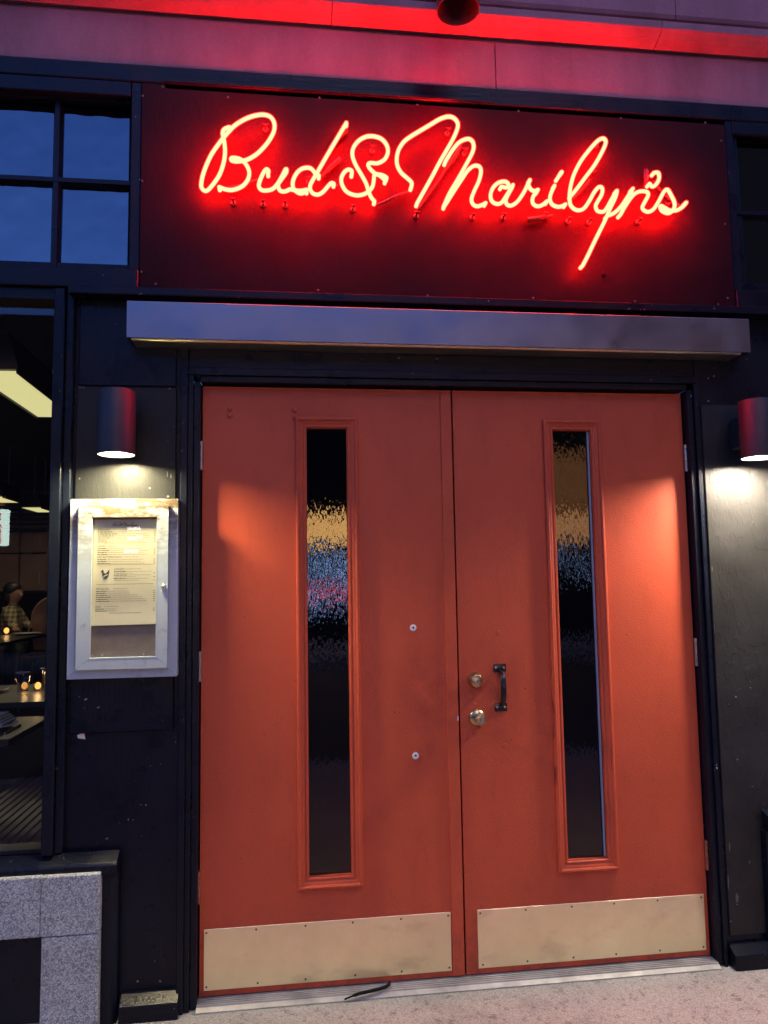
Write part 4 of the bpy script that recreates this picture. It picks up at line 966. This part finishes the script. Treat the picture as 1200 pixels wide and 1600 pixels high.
# seated guest
px, py_ = -4.02, 7.28
def skin(name, joints, bones, m, parent, sub=2):
    me = bpy.data.meshes.new(name); org = Vector(parent['_org'])
    keys = list(joints); me.from_pydata([Vector(joints[k][0]) - org for k in keys], [(keys.index(a), keys.index(b)) for a, b in bones], [])
    o = bpy.data.objects.new(name, me); COL.objects.link(o); o.parent = parent; me.materials.append(m); o['_org'] = tuple(org)
    sk = o.modifiers.new('skin', 'SKIN'); sk.use_smooth_shade = True
    for k, v in zip(keys, me.skin_vertices[0].data): v.radius = (joints[k][1], joints[k][1] * (joints[k][2] if len(joints[k]) > 2 else 1)); v.use_root = (k == keys[0])
    ss = o.modifiers.new('sub', 'SUBSURF'); ss.levels = sub; ss.render_levels = sub
    return o
pe = thing('person', 'seated person in a plaid shirt with dark hair looking to the right', 'person', (px, py_, 0.60))
dx = lambda a, b, c: (px + a, py_ + b, c)
J = {'pelvis': (dx(0, 0, .71), .13), 'belly': (dx(.01, -.01, .86), .125), 'chest': (dx(.02, -.02, 1.04), .135), 'neckb': (dx(.03, -.03, 1.17), .065), 'neck': (dx(.045, -.04, 1.235), .052),
     'jaw': (dx(.075, -.05, 1.29), .072), 'head': (dx(.055, -.045, 1.37), .092), 'top': (dx(.045, -.045, 1.43), .06), 'nose': (dx(.158, -.06, 1.325), .012),
     'shl': (dx(.01, .17, 1.12), .062), 'ell': (dx(.10, .23, .95), .046), 'wrl': (dx(.22, .02, .925), .030), 'hal': (dx(.27, -.04, .925), .032),
     'shr': (dx(.03, -.20, 1.12), .062), 'elr': (dx(.12, -.27, .94), .046), 'wrr': (dx(.22, -.48, .925), .030), 'har': (dx(.25, -.55, .925), .032),
     'hipl': (dx(.03, .09, .68), .095), 'knl': (dx(.20, -.33, .66), .065), 'anl': (dx(.20, -.36, .14), .042), 'fol': (dx(.22, -.48, .05), .035),
     'hipr': (dx(-.03, -.09, .68), .095), 'knr': (dx(.02, -.42, .66), .065), 'anr': (dx(.02, -.40, .14), .042), 'for_': (dx(.03, -.53, .05), .035)}
for sfx, w, h in (('l', J['wrl'][0], J['hal'][0]), ('r', J['wrr'][0], J['har'][0])):
    d = (Vector(h) - Vector(w)).normalized(); sd = Vector((-d.y, d.x, 0))
    for q, ln in ((-1.5, .055), (-.5, .068), (.5, .072), (1.5, .062)):
        J['f%s%d' % (sfx, q * 2)] = (tuple(Vector(h) + sd * q * .018 + d * .03), .010); J['t%s%d' % (sfx, q * 2)] = (tuple(Vector(h) + sd * q * .019 + d * (.03 + ln) + Vector((0, 0, -.012))), .0075)
    J['th%s' % sfx] = (tuple(Vector(h) - sd * .045 + d * .02), .010)
B = [('pelvis', 'belly'), ('belly', 'chest'), ('chest', 'neckb'), ('neckb', 'neck'), ('neck', 'jaw'), ('jaw', 'head'), ('head', 'top'), ('jaw', 'nose')]
for q in 'lr':
    B += [('chest', 'sh' + q), ('sh' + q, 'el' + q), ('el' + q, 'wr' + q), ('wr' + q, 'ha' + q), ('pelvis', 'hip' + q), ('hip' + q, 'kn' + q), ('kn' + q, 'an' + q), ('an' + q, 'fol' if q == 'l' else 'for_'), ('ha' + q, 'th' + q)]
    for k in (-3, -1, 1, 3): B += [('ha' + q, 'f%s%d' % (q, k)), ('f%s%d' % (q, k), 't%s%d' % (q, k))]
skin('body', J, B, M['skin'], pe)
S = {k: (J[k][0], J[k][1] + .016) for k in ('pelvis', 'belly', 'chest', 'neckb', 'shl', 'ell', 'shr', 'elr', 'wrl', 'wrr')}
S['neckb'] = (J['neckb'][0], .075)
skin('shirt', S, [('pelvis', 'belly'), ('belly', 'chest'), ('chest', 'neckb'), ('chest', 'shl'), ('shl', 'ell'), ('ell', 'wrl'), ('chest', 'shr'), ('shr', 'elr'), ('elr', 'wrr')], M['plaid'], pe)
T = {k: (J[k][0], J[k][1] + .014) for k in ('pelvis', 'hipl', 'knl', 'anl', 'hipr', 'knr', 'anr')}
skin('trousers', T, [('pelvis', 'hipl'), ('hipl', 'knl'), ('knl', 'anl'), ('pelvis', 'hipr'), ('hipr', 'knr'), ('knr', 'anr')], M['ink'], pe)
mb = MB(); mb.ball(dx(.025, -.045, 1.395), .108, .100, .090, 16, 10); mb.ball(dx(-.02, -.04, 1.315), .075, .088, .095, 14, 9); mb.build('hair', M['hair'], pe)
for dy in (-.088, .0): MB().ball(dx(.128, dy + .005, 1.352), .008, .008, .008, 8, 6).build('eye', M['white'], pe)
for k, (a, b) in enumerate((('sf', 1),)): pass
